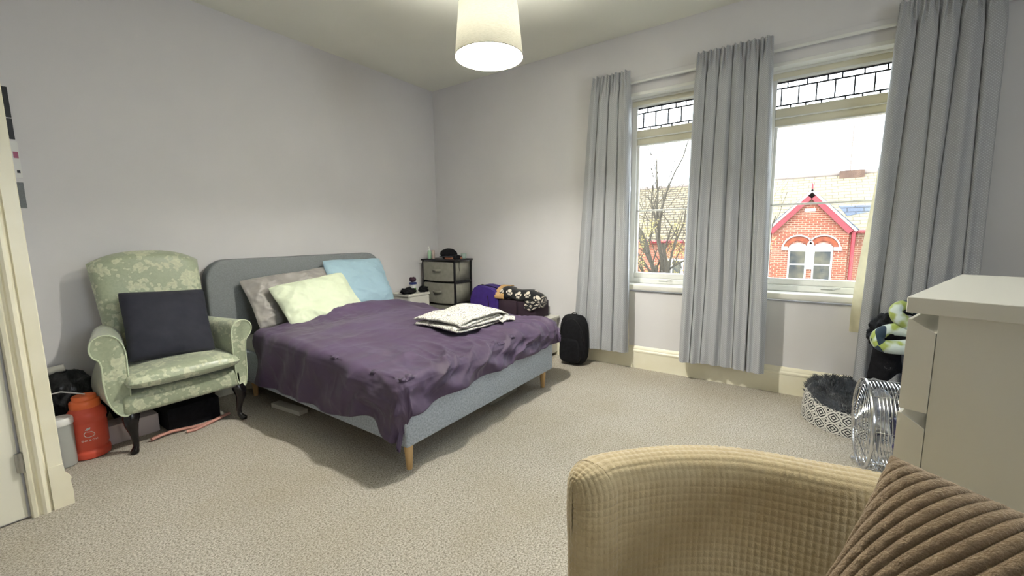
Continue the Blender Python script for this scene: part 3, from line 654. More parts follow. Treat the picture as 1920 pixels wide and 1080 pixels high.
g = G().lathe([(.015, ZT), (.017, ZT+.003), (.017, ZT+.09), (.014, ZT+.096)], (3.275, 3.355, 0), 20); tag(obj('clear_bottle', g, M('rosy_plastic', 'b7a59c', rough=.3)), 'slim pinkish bottle beside the pump bottle on the tower', 'bottle')
# black fabric basket / cap
g = G()
g.surf(lambda u, v: Vector((3.36+.085*math.cos(2*PI*u)*(1-.9*max(0, v-.45)/.55*.6 if v > .45 else 1), 3.23+.095*math.sin(2*PI*u)*(1-.55*ss(.4, 1, v)), ZT+.01+.10*v)), 36, 10, cu=True)
hb_ = G().ell((3.39, 3.23, ZT+.05), (.075, .11, .062), 40, 20, fn=lambda d: 1+.05*nz(d.x, d.y, d.z, 3))
for q in hb_.v: q.z = max(q.z, ZT)
tag(obj('wash_bag', hb_, BLACKF, angle=180), 'rounded black bag standing at the back of the tower top', 'bag')
g = G().box(3.27, 3.42, 3.05, 3.18, ZT, ZT+.022, .006); tag(obj('orange_pouch', g, M('salmon_fabric', 'c98a6c', rough=.7)), 'flat salmon pouch near the front of the tower top', 'pouch')
g = G().box(3.25, 3.43, 3.06, 3.24, ZT+.0225, ZT+.032, .003); tag(obj('magazine', g, M('dark_glossy_cover', '23242c', rough=.3)), 'dark magazine lying on the salmon pouch', 'magazine')
g = lump((3.31, 3.04, ZT+.022), (.05, .035, .028), 4, BLACKF, 'camera_pouch', 'small black pouch with a dangling cord on the tower edge', 'pouch', .2, flat=ZT)
c_ = obj('dangling_cord', G().tube([(3.28, 3.01, ZT+.01), (3.27, 2.972, ZT-.01), (3.268, 2.970, ZT-.08), (3.275, 2.970, ZT-.125), (3.284, 2.970, ZT-.08), (3.28, 2.972, ZT-.01)], .0018, 6), BLACKP, g)
g = G().lathe([(.02, ZT), (.027, ZT+.003), (.03, ZT+.05), (.028, ZT+.055)], (3.45, 3.06, 0), 24); tag(obj('pale_pot', g, M('pale_teal_plastic', 'a9bdb5', rough=.4, trans=.2)), 'small pale teal pot at the back right of the tower top', 'pot')

# ================================================================ LOW UNIT BY THE WINDOW WALL WITH BAGS
lu = thing('low_cabinet', 'low white cabinet behind the foot of the bed against the wall', 'cabinet', (3.37, 2.30, 0))
obj('carcass', G().box(3.21, 3.545, 1.93, 2.86, .03, .378, .003), WHITEM, lu, smooth=False)
obj('top', G().box(3.195, 3.55, 1.905, 2.88, .378, .400, .003), WHITEM, lu, smooth=False)
obj('cabinet_door', G().box(3.196, 3.212, 1.935, 2.39, .04, .373, .003), WHITEM, lu, smooth=False); obj('cabinet_door', G().box(3.196, 3.212, 2.40, 2.855, .04, .373, .003), WHITEM, lu, smooth=False)
ZL = .4005
vs = thing('suitcase', 'violet fabric suitcase lying on the low white cabinet', 'suitcase', (3.35, 2.64, ZL))
poly = [(2.44, ZL), (2.80, ZL), (2.795, ZL+.13), (2.775, ZL+.23), (2.735, ZL+.273), (2.68, ZL+.286), (2.55, ZL+.273), (2.46, ZL+.253), (2.445, ZL+.20)]
g = G(); g.prism(poly, 'x', 3.235, 3.47)
bm = bmesh.new(); bvs = [bm.verts.new(p) for p in g.v]; [bm.faces.new([bvs[i] for i in f]) for f in g.f]; bmesh.ops.bevel(bm, geom=bm.edges[:], offset=.015, segments=3, affect='EDGES'); bm.verts.index_update()
g = G(); g.add([q.co.copy() for q in bm.verts], [[q.index for q in f.verts] for f in bm.faces]); bm.free(); obj('suitcase_shell', g, VIOLET, vs)
obj('zip_band', G().tube([(3.30, y, z+.002) for y, z in poly[1:]], .006, 8), BLACKF, vs); obj('zip_line', G().tube([(3.230, 2.56, ZL+.19), (3.230, 2.545, ZL+.10), (3.230, 2.55, ZL+.02)], .004, 6), DPURP, vs)
obj('zip_pull', G().box(3.222, 3.230, 2.548, 2.556, ZL+.035, ZL+.07), STEEL, vs)
db = thing('storage_cube', 'dark plum fabric storage box on the low cabinet below the paw print blanket', 'box', (3.37, 2.18, ZL))
obj('box_body', G().box(3.24, 3.50, 2.215, 2.43, ZL, ZL+.158, .01), DPURP, db); 
db2 = thing('storage_cube', 'dark plum fabric storage box at the right end of the low cabinet', 'box', (3.37, 2.08, ZL))
obj('box_body', G().box(3.24, 3.50, 2.00, 2.205, ZL, ZL+.158, .01), DPURP, db2)
# paw print material
def paw_mat(name, base, spot, scale, kind='UV', spot2=None):
    t = NT(name); uv = t.scale(t.coord(kind), (scale, scale, scale))
    sp = t.add('ShaderNodeSeparateXYZ', in_0=uv); res = None
    row = t.math('FLOOR', sp.outputs[1]); X = t.math('ADD', sp.outputs[0], t.math('MULTIPLY', row, .37)); fx = t.math('FRACT', X); fy = t.math('FRACT', sp.outputs[1])
    for cx, cy, rx, ry in ((.5, .36, .19, .15), (.24, .52, .075, .11), (.41, .70, .08, .12), (.60, .70, .08, .12), (.77, .52, .075, .11)):
        a = t.math('DIVIDE', t.math('SUBTRACT', fx, cx), rx); b_ = t.math('DIVIDE', t.math('SUBTRACT', fy, cy), ry)
        d = t.math('LESS_THAN', t.math('ADD', t.math('MULTIPLY', a, a), t.math('MULTIPLY', b_, b_)), 1.0); res = d if res is None else t.math('MAXIMUM', res, d)
    bc = lin(base)
    if spot2: bc = t.mix(t.ramp(t.noise(t.coord('Object'), 9, 2), [(.5, (0, 0, 0)), (.56, (1, 1, 1))]), lin(base), lin(spot2))
    t.color(t.mix(res, bc, lin(spot))); t.b.inputs['Roughness'].default_value = .95; t.b.inputs['Sheen Weight'].default_value = .2; t.bump(t.noise(t.coord('Object'), 200, 2), .3, .004); return t.m
PAW = paw_mat('black_paw_print_fleece', '0c0c10', 'd6cdbd', 2.7)
bl = thing('paw_print_blanket', 'rolled black fleece blanket with cream paw prints on the dark boxes', 'blanket', (3.37, 2.15, ZL+.158))
g = G(); ZB = ZL+.213
def roll(u, v):
    a = 2*PI*u; y = lerp(2.42, 1.965, v); r = .062*(1+.12*nz(v*4, a, 2, 1.0))*(1-.25*ss(.9, 1, v)**2); sg = -.05*ss(.7, 1, v)+.012*math.sin(v*9)
    return Vector((3.335+r*1.5*math.cos(a), y, ZB+sg+r*math.sin(a)*(1+.1*math.sin(v*14))))
g.surf(roll, 48, 60, cu=True); 
for k in g.uv: g.uv[k] = [(b_*1.6*1.0, a*1.25) for a, b_ in g.uv[k]]
obj('blanket_roll', g, PAW, bl, angle=180, recalc=False)
g = G(); g.surf(lambda u, v: Vector((3.335+.075*math.cos(2*PI*u)*v*.98, 1.966-.02*(1-v), ZB-.05+.055*math.sin(2*PI*u)*v)), 24, 6, cu=True); obj('roll_end', g, PAW, bl, angle=180, recalc=False)
g = G(); g.surf(lambda u, v: Vector((3.225+.008*math.sin(u*9), lerp(2.11, 1.94, u), lerp(ZB-.03, ZB-.11-.02*math.sin(u*5), v))), 20, 8); obj('hanging_fold', g, PAW, bl, angle=180, recalc=False)
g = G(); g.surf(lambda u, v: Vector((3.335-.10*math.cos(PI*(v-.1)*.9), lerp(2.47, 2.36, u)+.006*math.sin(v*6), ZB+.075*math.sin(PI*(v-.25)*.9)+.004)), 12, 20); o = obj('tan_fleece_underside', g, TAN, bl, angle=180, solid=.006, recalc=False)

# ================================================================ BACKPACK
bp = thing('backpack', 'black backpack standing on the carpet in front of the left curtain', 'backpack', (3.33, 1.66, 0))
def bpf(u, v, c, r, p):
    a = 2*PI*u; cs, sn = math.cos(a), math.sin(a); e = 2/p
    x = math.copysign(abs(cs)**e, cs); y = math.copysign(abs(sn)**e, sn); zz = 2*v-1
    k = (1-abs(zz)**4.5)**(1/3.0) if abs(zz) < 1 else 0
    return Vector((c[0]+r[0]*x*k, c[1]+r[1]*y*k*(1-.10*max(0, zz)), c[2]+r[2]*zz))
g = G().surf(lambda u, v: bpf(u, v, (3.365, 1.655, .237), (.070, .137, .236), 3.2), 48, 30, cu=True); obj('backpack_body', g, BLACKF, bp, angle=180)
g = G().surf(lambda u, v: bpf(u, v, (3.300, 1.665, .14), (.024, .105, .118), 4), 40, 20, cu=True); obj('front_pocket', g, BLACKF, bp, angle=180)
obj('top_zip', G().tube([(3.305, 1.655+.120*math.cos(a), .24+.195*math.sin(a)) for a in [PI*k/16 for k in range(17)]], .003, 6), BLACKP, bp)
obj('carry_handle', G().tube([(3.38, 1.685, .463), (3.38, 1.675, .478), (3.38, 1.645, .478), (3.38, 1.635, .463)], .006, 8), BLACKP, bp)
cg = thing('cable_bundle', 'black lead and adaptor hanging down beside the bed corner', 'cable', (3.32, 1.855, 0))
obj('lead', G().tube([(3.17, 1.823, .41), (3.165, 1.822, .25), (3.17, 1.824, .16), (3.16, 1.845, .06), (3.17, 1.82, .02)], .007, 8), BLACKP, cg)
obj('plug', G().box(3.13, 3.18, 1.80, 1.85, .0, .05, .012), BLACKP, cg); obj('steel_ring', G().tube([(3.13+.04*math.cos(k*PI/10), 1.83+.02*math.sin(k*PI/10), .008) for k in range(20)], .005, 6, closed=True), STEEL, cg)

# ================================================================ PET BED
PX, PY = 3.225, -.338
pet = thing('pet_bed', 'oval pet bed with black and white geometric sides and charcoal fur lining', 'pet bed', (PX, PY, 0))
t = NT('geometric_print_canvas'); sp = t.add('ShaderNodeSeparateXYZ', in_0=t.coord('UV'))
U = t.math('MULTIPLY', sp.outputs[0], 22.); V = t.math('MULTIPLY', sp.outputs[1], 2.2)
ax = t.math('ABSOLUTE', t.math('SUBTRACT', t.math('FRACT', U), .5)); ay = t.math('ABSOLUTE', t.math('SUBTRACT', t.math('FRACT', V), .5))
d1 = t.math('ADD', ax, ay); st = t.math('GREATER_THAN', t.math('SINE', t.math('MULTIPLY', d1, 25.)), .0)
d2 = t.math('SQRT', t.math('ADD', t.math('MULTIPLY', ax, ax), t.math('MULTIPLY', ay, ay))); rg = t.math('LESS_THAN', t.math('ABSOLUTE', t.math('SUBTRACT', d2, .46)), .05)
t.color(t.mix(t.math('MAXIMUM', st, rg), lin('26272b'), lin('cfcdc6'))); t.b.inputs['Roughness'].default_value = .9; GEO = t.m
RX, RY = .27, .256
def pw(u, v):
    a = 2*PI*u; b = v
    z = .185*b; k = 1+.03*math.sin(PI*b)-.06*b; dip = -.045*math.exp(-((math.cos(a)+.95)/.35)**2)*b
    return Vector((PX+RX*k*math.cos(a), PY+RY*k*math.sin(a), z+dip))
g = G().surf(pw, 96, 10, cu=True); obj('side_wall', g, GEO, pet, angle=180, recalc=False)
FUR = M('charcoal_fur', '2c3036', '3d4249', 60, .95, bs=.5, bsc=120, bd=.01, sheen=.5, stretch=(1, 1, .4))
def inner(u, v):
    a = 2*PI*u; rr = 1-v; k = .95
    ring = math.exp(-((rr-.82)/.17)**2); z = .135+.075*ring-.02*(1-rr)+.035*math.exp(-((math.cos(a)-.3*rr)/1)**2)*rr*.5
    z += -.045*math.exp(-((math.cos(a)+.95)/.35)**2)*ss(.5, 1, rr)+.018*nz(math.cos(a)*rr, math.sin(a)*rr, 1, 6)
    return Vector((PX+RX*k*rr*math.cos(a), PY+RY*k*rr*math.sin(a), max(.02, z-(.03 if rr > .985 else 0))))
g = G().surf(inner, 96, 30, cu=True); fp = obj('fur_cushion', g, FUR, pet, angle=180, recalc=False)
rnd = random.Random(5); g = G()
for k in range(5200):
    u = rnd.random(); v = 1-math.sqrt(rnd.random()); p = inner(u, v); a = 2*PI*u+rnd.uniform(-.9, .9)
    d = Vector((math.cos(a)*.5+nz(p.x, p.y, 0, 9), math.sin(a)*.5+nz(p.x, p.y, 5, 9), .75)).normalized(); L = rnd.uniform(.02, .042); s_ = d.orthogonal().normalized()*.0022
    q = p+d*L*.6; e = q+(d+Vector((nz(p.x, p.y, 2, 20), nz(p.x, p.y, 3, 20), -.5)))*L*.5
    g.add([p-s_, p+s_, q+s_*.7, q-s_*.7, e], [(0, 1, 2, 3), (3, 2, 4)])
tag(obj('fur_tufts', g, FUR, fp, angle=180, recalc=False), kind='stuff')
aa = math.atan2(-.075-.13, -1)  # brand patch on side facing the room
_c = pw(.595, .42); _t = (pw(.60, .42)-pw(.59, .42)).normalized(); _n = Vector((_c.x-PX, _c.y-PY, 0)).normalized()
g = G().box(-.035, .035, -.014, .014, 0, .003, .001); g.xf(frame(_c+_n*.004, (-_t) if True else _t, (0, 0, 1))); obj('leather_patch', g, M('dark_brown_leather', '2f221b', rough=.6), pet, smooth=False)

# ================================================================ LAUNDRY
BXc, BYc = 3.23, -.75
lb = thing('laundry_basket', 'pale blue fabric laundry basket with dark spots behind the chest', 'basket', (BXc, BYc, 0))
t = NT('blue_spotted_canvas'); vo = t.add('ShaderNodeTexVoronoi', in_Vector=t.scale(t.coord('Object'), (1, 1, .7)), in_Scale=13.)
t.color(t.mix(t.ramp(vo.outputs[0], [(.28, (1, 1, 1)), (.33, (0, 0, 0))]), lin('8fa9cf'), lin('3a2f4a'))); t.b.inputs['Roughness'].default_value = .9; SPOT = t.m
obj('basket_body', G().lathe([(.145, 0), (.155, .01), (.18, .3), (.20, .52), (.192, .52), (.172, .3), (.14, .02)], (BXc, BYc, 0), 48), SPOT, lb)
FLEECE = paw_mat('white_green_fleece', 'cfdcd6', '24384a', 6.5, 'Object', '9fae5a')
lump((3.20, -.74, .58), (.19, .21, .13), 2, M('navy_jersey', '10131f', '1a2140', 8, .85), 'navy_garment', 'dark navy garment heaped on top of the laundry basket', 'clothing', .22, nu=60)
lump((3.13, -.46, .61), (.10, .10, .11), 6, BLACKF, 'black_garment', 'black garment bulging over the left side of the laundry', 'clothing', .25)
g = G()
def drape(u, v): return Vector((3.10-.05*math.sin(PI*u)+.02*nz(u*3, v*3, 1), lerp(-.40, -.50, u)+.04*v*(.5-u), lerp(.58, .33+.06*u, v)+.01*math.sin(u*9)))
g.surf(drape, 24, 24); tag(obj('black_trousers', g, BLACKF, angle=180, solid=.012, recalc=False), 'black cloth hanging down in front of the spotted basket', 'clothing')
g = G()
def loop(pts, rs, seed):
    P = [Vector(p) for p in pts]; out = []; R2 = []
    n = len(P)
    for i in range(n-1):
        p0 = P[max(0, i-1)]; p1 = P[i]; p2 = P[i+1]; p3 = P[min(n-1, i+2)]
        for j in range(8): q = j/8; out.append(.5*((2*p1)+(-p0+p2)*q+(2*p0-5*p1+4*p2-p3)*q*q+(-p0+3*p1-3*p2+p3)*q**3)); R2.append(lerp(rs[i], rs[i+1], q)*(1+.15*nz(i+q, seed, 0, 1.3)))
    return out, R2
a_, r_ = loop([(3.08, -.63, .58), (3.04, -.53, .56), (3.02, -.425, .555), (3.03, -.395, .60), (3.05, -.45, .645), (3.06, -.57, .65)], [.05, .045, .035, .03, .035, .045], 1); g.tube(a_, r_, 14)
a_, r_ = loop([(3.06, -.61, .66), (3.03, -.50, .70), (3.03, -.46, .75), (3.06, -.49, .785), (3.09, -.56, .76), (3.06, -.61, .70)], [.05, .035, .028, .028, .035, .05], 4); g.tube(a_, r_, 14)
tag(obj('fleece_blanket', g, FLEECE, angle=180), 'white fleece with green patches and dark paw prints on the laundry', 'blanket')
lump((3.14, -.60, .76), (.08, .10, .05), 12, M('navy_cotton', '141a33', rough=.85), 'folded_shirt', 'navy folded shirt on top behind the white fleece', 'clothing', .25)
lump((3.06, -.645, .80), (.07, .08, .035), 15, M('maroon_cotton', '57222c', rough=.85), 'maroon_sock', 'maroon cloth at the very top of the laundry by the chest', 'clothing', .2)

# ================================================================ FLOOR FAN
fc_ = Vector((2.53, -.385, .272)); fan = thing('floor_fan', 'chrome floor fan with a wire cage standing beside the chest of drawers', 'fan', (fc_.x, fc_.y, 0))
fd = Vector((-.07, .99, .04)).normalized(); FM = frame(fc_, fd.cross(Vector((0, 0, 1))), (0, 0, 1)); 
if (FM.to_3x3() @ Vector((0, 0, 1))).dot(fd) < 0: FM = frame(fc_, -fd.cross(Vector((0, 0, 1))), (0, 0, 1))
def ringp(r, z, n=56): return [FM @ Vector((r*math.cos(2*PI*k/n), r*math.sin(2*PI*k/n), z)) for k in range(n)]
FR = .212
g = G(); 
for z, r_ in ((-.078, .004), (.078, .0075)): g.tube(ringp(FR, z), r_, 8, closed=True)
obj('cage_rim', g, CHROME, fan)
g = G()
for k in range(11): g.tube(ringp(FR-.001*abs(k-5), -.065+.013*k), .0020, 5, closed=True)
for k in range(12): r = FR-.006-.0155*k; g.tube(ringp(r, .080+.028*(1-(r/FR)**2)), .0014, 5, closed=True)
for k in range(12): r = FR-.006-.0155*k; g.tube(ringp(r, -.080-.05*(1-(r/FR)**2)), .0014, 5, closed=True)
for k in range(8):
    a = 2*PI*k/8+.2; c, s_ = math.cos(a), math.sin(a)
    pts = [(r, -.080-.05*(1-(r/FR)**2)) for r in (.02, .1, .17, .2)]+[(FR, -.07), (FR, .07)]+[(r, .080+.028*(1-(r/FR)**2)) for r in (.2, .17, .1, .02)]
    g.tube([FM @ Vector((r*c, r*s_, z)) for r, z in pts], .0019, 5)
obj('wire_grille', g, CHROME, fan)
obj('front_badge', G().lathe([(.001, 0), (.035, 0), (.035, .006), (.001, .008)], (0, 0, 0), 24).xf(FM @ Matrix.Translation((0, 0, .107))), CHROME, fan)
bld = G()
for k in range(4):
    a0 = 2*PI*k/4
    def bf(u, v): r = lerp(.035, .175, u); a = a0+(v-.5)*(.95+.25*u)+.25*u; return FM @ Vector((r*math.cos(a), r*math.sin(a), .012+(v-.5)*.05*(1-.3*u)))
    bld.surf(bf, 8, 10)
obj('fan_blades', bld, M('polished_blade', 'b9c0cc', rough=.2, metal=.9), fan, angle=180, solid=.0015, recalc=False)
obj('blade_hub', G().lathe([(.03, -.02), (.034, -.01), (.034, .03), (.01, .045)], (0, 0, 0), 24).xf(FM), CHROME, fan)
obj('motor_housing', G().lathe([(.02, -.145), (.048, -.14), (.058, -.11), (.058, -.06), (.045, -.035)], (0, 0, 0), 28).xf(FM), INDIGO, fan)
g = G(); ax_ = (FM.to_3x3() @ Vector((1, 0, 0))); base_pts = [fc_-ax_*.218, fc_-ax_*.218+Vector((0, 0, -.12)), fc_-ax_*.20+Vector((0, 0, -.225)), fc_-ax_*.12+Vector((0, 0, -.25)), fc_+ax_*.12+Vector((0, 0, -.25)), fc_+ax_*.20+Vector((0, 0, -.225)), fc_+ax_*.218+Vector((0, 0, -.12)), fc_+ax_*.218]
g.tube(base_pts, .010, 10)
for s_ in (-1, 1): g.tube([fc_+ax_*.13*s_+Vector((0, 0, -.252))+fd*.085, fc_+ax_*.13*s_+Vector((0, 0, -.252))-fd*.085], .010, 8)
obj('tubular_stand', g, CHROME, fan)
for s_ in (-1, 1): obj('pivot_knob', G().ell(fc_+ax_*.232*s_, (.018, .018, .018), 16, 10), INDIGO, fan)

# ================================================================ CHEST OF DRAWERS
dn = Vector((.9464860, -.3227436, 0)); df = Vector((.3226, .9465, 0)).normalized()   # dn: along the front, df: outwards from the front
DC = Vector((1.342, -.222, 0)); DT = 1.04; DW, DD = .80, .50
chest = thing('chest_of_drawers', 'white chest of drawers with an overhanging top, right of the windows', 'chest of drawers', DC, math.atan2(dn.y, dn.x))
# local: x along front (0..DW), y outward from front (front overhang edge at y=0, body towards -y)
obj('top', G().box(0, DW, -DD, 0, DT-.038, DT, .0015, 1), CHESTW, chest, smooth=False, local=True)
obj('carcass', G().box(.012, DW-.012, -DD+.01, -.055, .0, DT-.038, .001, 1), CHESTW, chest, smooth=False, local=True)
nd_ = 4; zt0 = DT-.055; pitch = (zt0-.04)/nd_
for k in range(nd_):
    z1 = zt0-k*pitch; z0 = z1-pitch+.012
    g = G(); x0, x1 = .010, DW-.010
    g.add([(x0, -.054, z0), (x1, -.054, z0), (x1, -.054, z1-.028), (x0, -.054, z1-.028), (x0, -.004, z0), (x1, -.004, z0), (x1, -.004, z1), (x0, -.004, z1), (x0, -.010, z1), (x1, -.010, z1)],
          [(0, 1, 2, 3), (4, 7, 6, 5), (0, 4, 5, 1), (7, 8, 9, 6), (8, 3, 2, 9), (0, 3, 8, 7, 4), (1, 5, 6, 9, 2)])
    obj('drawer_front', g, CHESTW, chest, smooth=False, local=True)

# ================================================================ FOREGROUND SEAT
t = NT('cream_waffle_corduroy'); v = t.coord('UV'); sp = t.add('ShaderNodeSeparateXYZ', in_0=v)
t.color(t.mix(t.noise(t.coord('Object'), 30, 3), lin('b7a27a'), lin('cfbf9a'))); t.b.inputs['Roughness'].default_value = .75; t.b.inputs['Sheen Weight'].default_value = .5
t.b.inputs['Sheen Roughness'].default_value = .35; t.bump(t.noise(t.coord('Object'), 420, 3), .35, .004); WAF = t.m
so = thing('tub_chair', 'cream waffle corduroy tub chair in the foreground with a curved back', 'armchair', (.60, -.25, 0))
# plan curve of the inside face: arm end -> bend -> back
crest = [Vector(p) for p in ((.735, .318), (.775, .296), (.858, .216), (.925, .114), (.956, .025), (.972, -.07), (.985, -.15), (.985, -.27), (.95, -.40), (.88, -.51), (.77, -.59), (.62, -.64))]
plan = []
for k_ in range(len(crest)):
    d_ = (crest[min(k_+1, len(crest)-1)]-crest[max(k_-1, 0)]).normalized(); plan.append(crest[k_]+Vector((d_.y, -d_.x))*.068)
def cr(P, q):
    n = len(P)-1; q = max(0, min(n-1e-6, q*n)); i = int(q); f = q-i; p0 = P[max(0, i-1)]; p1 = P[i]; p2 = P[i+1]; p3 = P[min(n, i+2)]
    return .5*((2*p1)+(-p0+p2)*f+(2*p0-5*p1+4*p2-p3)*f*f+(-p0+3*p1-3*p2+p3)*f**3)
arc = [0]; NA = 400; pp = [cr(plan, k/NA) for k in range(NA+1)]
for k in range(NA): arc.append(arc[-1]+(pp[k+1]-pp[k]).length)
def at_arc(s_):
    lo, hi = 0, NA
    while hi-lo > 1:
        m_ = (lo+hi)//2
        if arc[m_] <= s_: lo = m_
        else: hi = m_
    f = (s_-arc[lo])/(arc[hi]-arc[lo]); p = pp[lo].lerp(pp[hi], f); d = (pp[hi]-pp[lo]).normalized(); return p, d
AL = arc[-1]; TH = .105
def topz(s_): return .745-.20*ss(.60, .82, s_)
CELL = .0118
def waffle(s_, h):
    a = abs(math.sin(PI*s_/CELL)); b = abs(math.sin(PI*h/(CELL*1.35))); return .0024*min(1, (a**.5)*(b**.5)*1.15)-.001
def sec(s_, h, thick=TH, rr=.045):
    # section parameter h: 0 bottom inside face -> up -> over rounded top -> down outside
    zt = topz(s_); H1 = zt-rr-.30; q = h
    if q < H1: return 0.0, .30+q, 1.0, 0.0
    q -= H1; A1 = rr*PI/2
    if q < A1: a = q/rr; return rr*(1-math.cos(a)), zt-rr+rr*math.sin(a), math.cos(a), math.sin(a)
    q -= A1; F = thick-2*rr
    if q < F: return rr+q, zt, 0.0, 1.0
    q -= F
    if q < A1: a = q/rr; return thick-rr+rr*math.sin(a), zt-rr+rr*math.cos(a), -math.sin(a), math.cos(a)
    q -= A1; return thick, zt-rr-q, -1.0, 0.0
HT_ = (.742-.045-.30)+.045*PI/2+(TH-.09)+.045*PI/2+.42
RE = .058
def wall_fn(u, v):
    S_ = lerp(-RE*PI/2, AL, u); h = v*HT_; s_ = max(0, S_); o, z, nx, nz_ = sec(s_, h); p, d = at_arc(s_); out = Vector((-d.y, d.x))
    if out.dot(p-Vector((.3, -.2))) < 0: out = -out
    ph = max(0, -S_/RE); cw = math.cos(min(ph, PI/2-.001)); fw = RE*math.sin(ph)
    k = waffle(S_, h)+.006*nz(s_*2, h*3, 1, 2)
    oo = TH/2+(o-TH/2)*cw; nv = Vector((out.x*-nx*cw-d.x*math.sin(ph), out.y*-nx*cw-d.y*math.sin(ph), nz_))
    top = ss(topz(0)-.12, topz(0), z)
    q = Vector((p.x+out.x*oo-d.x*fw, p.y+out.y*oo-d.y*fw, z-.030*(1-cw)*top)); q += nv*k; return q
g = G(); g.surf(wall_fn, int((AL+RE*PI/2)/CELL*6), int(HT_/CELL*6)); obj('curved_back', g, WAF, so, angle=180, recalc=False)
inner_pts = [at_arc(AL*k/30)[0] for k in range(31)]
c0 = Vector((.50, -.16)); seatp = [tuple(c0+(p-c0)*.985) for p in inner_pts]+[(.25, -.45), (.22, -.10), (.36, .20)]
obj('seat_cushion', G().prism(seatp, 'z', .30, .44), WAF, so, smooth=False); obj('seat_base', G().prism([tuple(c0+(Vector(p)-c0)*1.06) for p in seatp], 'z', .06, .30), WAF, so, smooth=False)
for x, y in ((.36, .15), (.86, -.35), (.30, -.38), (.80, .10)): obj('leg', G().lathe([(.014, 0), (.02, .06), (.022, .07)], (x, y, 0), 16), BLACKW, so)

# ribbed brown cushion
t = NT('taupe_ribbed_plush'); t.color(t.mix(t.noise(t.coord('Object'), 55, 4), lin('705d47'), lin('9b866b'))); t.b.inputs['Roughness'].default_value = .9; t.b.inputs['Sheen Weight'].default_value = .9; t.b.inputs['Sheen Roughness'].default_value = .4
t.b.inputs['Sheen Tint'].default_value = lin('c8b8a4'); t.bump(t.noise(t.coord('Object'), 260, 4), .7, .008); RIB = t.m
A_ = Vector((.835, -.140, .755)); B_ = Vector((.50, -.06, .50)); 
def ribc(tl, tr, bl, T, label, rib=.0168, n=340):
    tl, tr, bl = Vector(tl), Vector(tr), Vector(bl); r = tr-tl; u = tl-bl; W, H = r.length, u.length; mt = frame((tr+bl)/2, r, u); g = G()
    for sgn in (1, -1):
        nn = n if sgn > 0 else 60
        def f(a, b):
            uu = 2*a-1; vv = 2*b-1
            x = W/2*uu*(1-.07*(1-vv*vv)); y = H/2*vv*(1-.07*(1-uu*uu)); e = max(0, (1-uu**4)*(1-vv**4)); z = T/2*e**.5
            ph = ((y*.22-x*.975)+.012*math.sin((x+y)*11)+.010*nz(x, y, 0, 6))/rib; k = abs(math.sin(PI*ph)); seg = abs(math.sin(PI*((x+y)/.060+.37*math.floor(ph))))
            z += (.0072*k**.55-.003)*(.35+.65*min(1, e*6))*(1-.35*(1-min(1, seg*5)))+.0022*nz(x, y, 3, 60)*k
            return mt @ Vector((x, y, sgn*z))
        g.surf(f, nn, nn)
    return tag(obj('ribbed_cushion', g, RIB, angle=180), label, 'cushion')
ribc((.925, -.148, .812), (.690, -.508, .815), (.665, .002, .527), .15, 'taupe ribbed plush cushion leaning inside the cream tub chair')

# ================================================================ OUTSIDE
GZ = -3.6
def brick(name, a, b, mortar, sx, ms=.02):
    t = NT(name); v = t.coord('Object'); sp = t.add('ShaderNodeSeparateXYZ', in_0=v); cb = t.add('ShaderNodeCombineXYZ', in_0=sp.outputs[1], in_1=sp.outputs[2], in_2=0.0)
    br = t.add('ShaderNodeTexBrick', in_Vector=cb.outputs[0], in_Color1=lin(a), in_Color2=lin(b), in_Mortar=lin(mortar), in_Scale=sx); t.n.active = br
    br.inputs['Mortar Size'].default_value = ms; br.inputs['Brick Width'].default_value = .5; br.inputs['Row Height'].default_value = .17
    t.color(br.outputs[0]); t.b.inputs['Roughness'].default_value = .85; return t.m
BRICK = brick('orange_red_brick', '7c402b', '6b3524', '9a7f6c', 2.6, .018)
BRICK2 = brick('soldier_brick', '8a4a28', '6e3420', '8f7868', 5)
TILE = brick('buff_roof_tiles', '7d735c', '71674f', '4a4131', 1.5, .016)
TILE2 = brick('brown_pantiles', '74674f', '695c45', '2a2115', 1.6, .030)
SLATE = brick('blue_slate', '454d5c', '3a4250', '1d212a', 1.2)
STONE = M('white_painted_stone', 'a9a7a2', rough=.7); REDP = M('red_bargeboard_paint', '75131f', rough=.5); LEADR = M('ridge_tile', '6c625c', rough=.8)
DKGL = M('reflective_house_glass', '1e2326', '4a4638', 3, .35, spec=.3)
ROAD = M('asphalt_road', '5b5a58', '66645f', 12, .9)
tag(obj('street', G().box(4.5, 60, -40, 50, GZ-.2, GZ), ROAD), None, None, kind='structure')
def house(label, y0, y1, ze, zr, tile, loc):
    r = thing('house', label, 'house', loc)
    obj('facade_wall', G().box(16.4, 16.7, y0, y1, GZ, ze), BRICK, r, smooth=False)
    g = G(); g.add([(16.15, y0, ze-.05), (16.15, y1, ze-.05), (19.6, y1, zr), (19.6, y0, zr), (23, y1, ze), (23, y0, ze), (16.4, y0, ze-.05), (16.4, y1, ze-.05)], [(0, 1, 2, 3), (3, 2, 4, 5)]); obj('roof', g, tile, r, smooth=False, solid=.06)
    g = G(); g.tube([(19.6, y0, zr+.03), (19.6, y1, zr+.03)], .09, 8); obj('ridge', g, LEADR, r)
    obj('gutter', G().tube([(16.1, y0, ze-.06), (16.1, y1, ze-.06)], .06, 8), REDP, r)
    return r
hA = house('red brick house with a pointed gable opposite the right window', -4.4, 1.9, 1.22, 3.20, TILE, (17, -1, GZ))
hB = house('brick house with a brown tiled roof behind the bare tree', 1.92, 9.5, .92, 3.20, TILE2, (17, 5, GZ))
GA = (-.235, 2.40); GL = (.83, 1.22); GR = (-1.30, 1.20); GX = 16.0
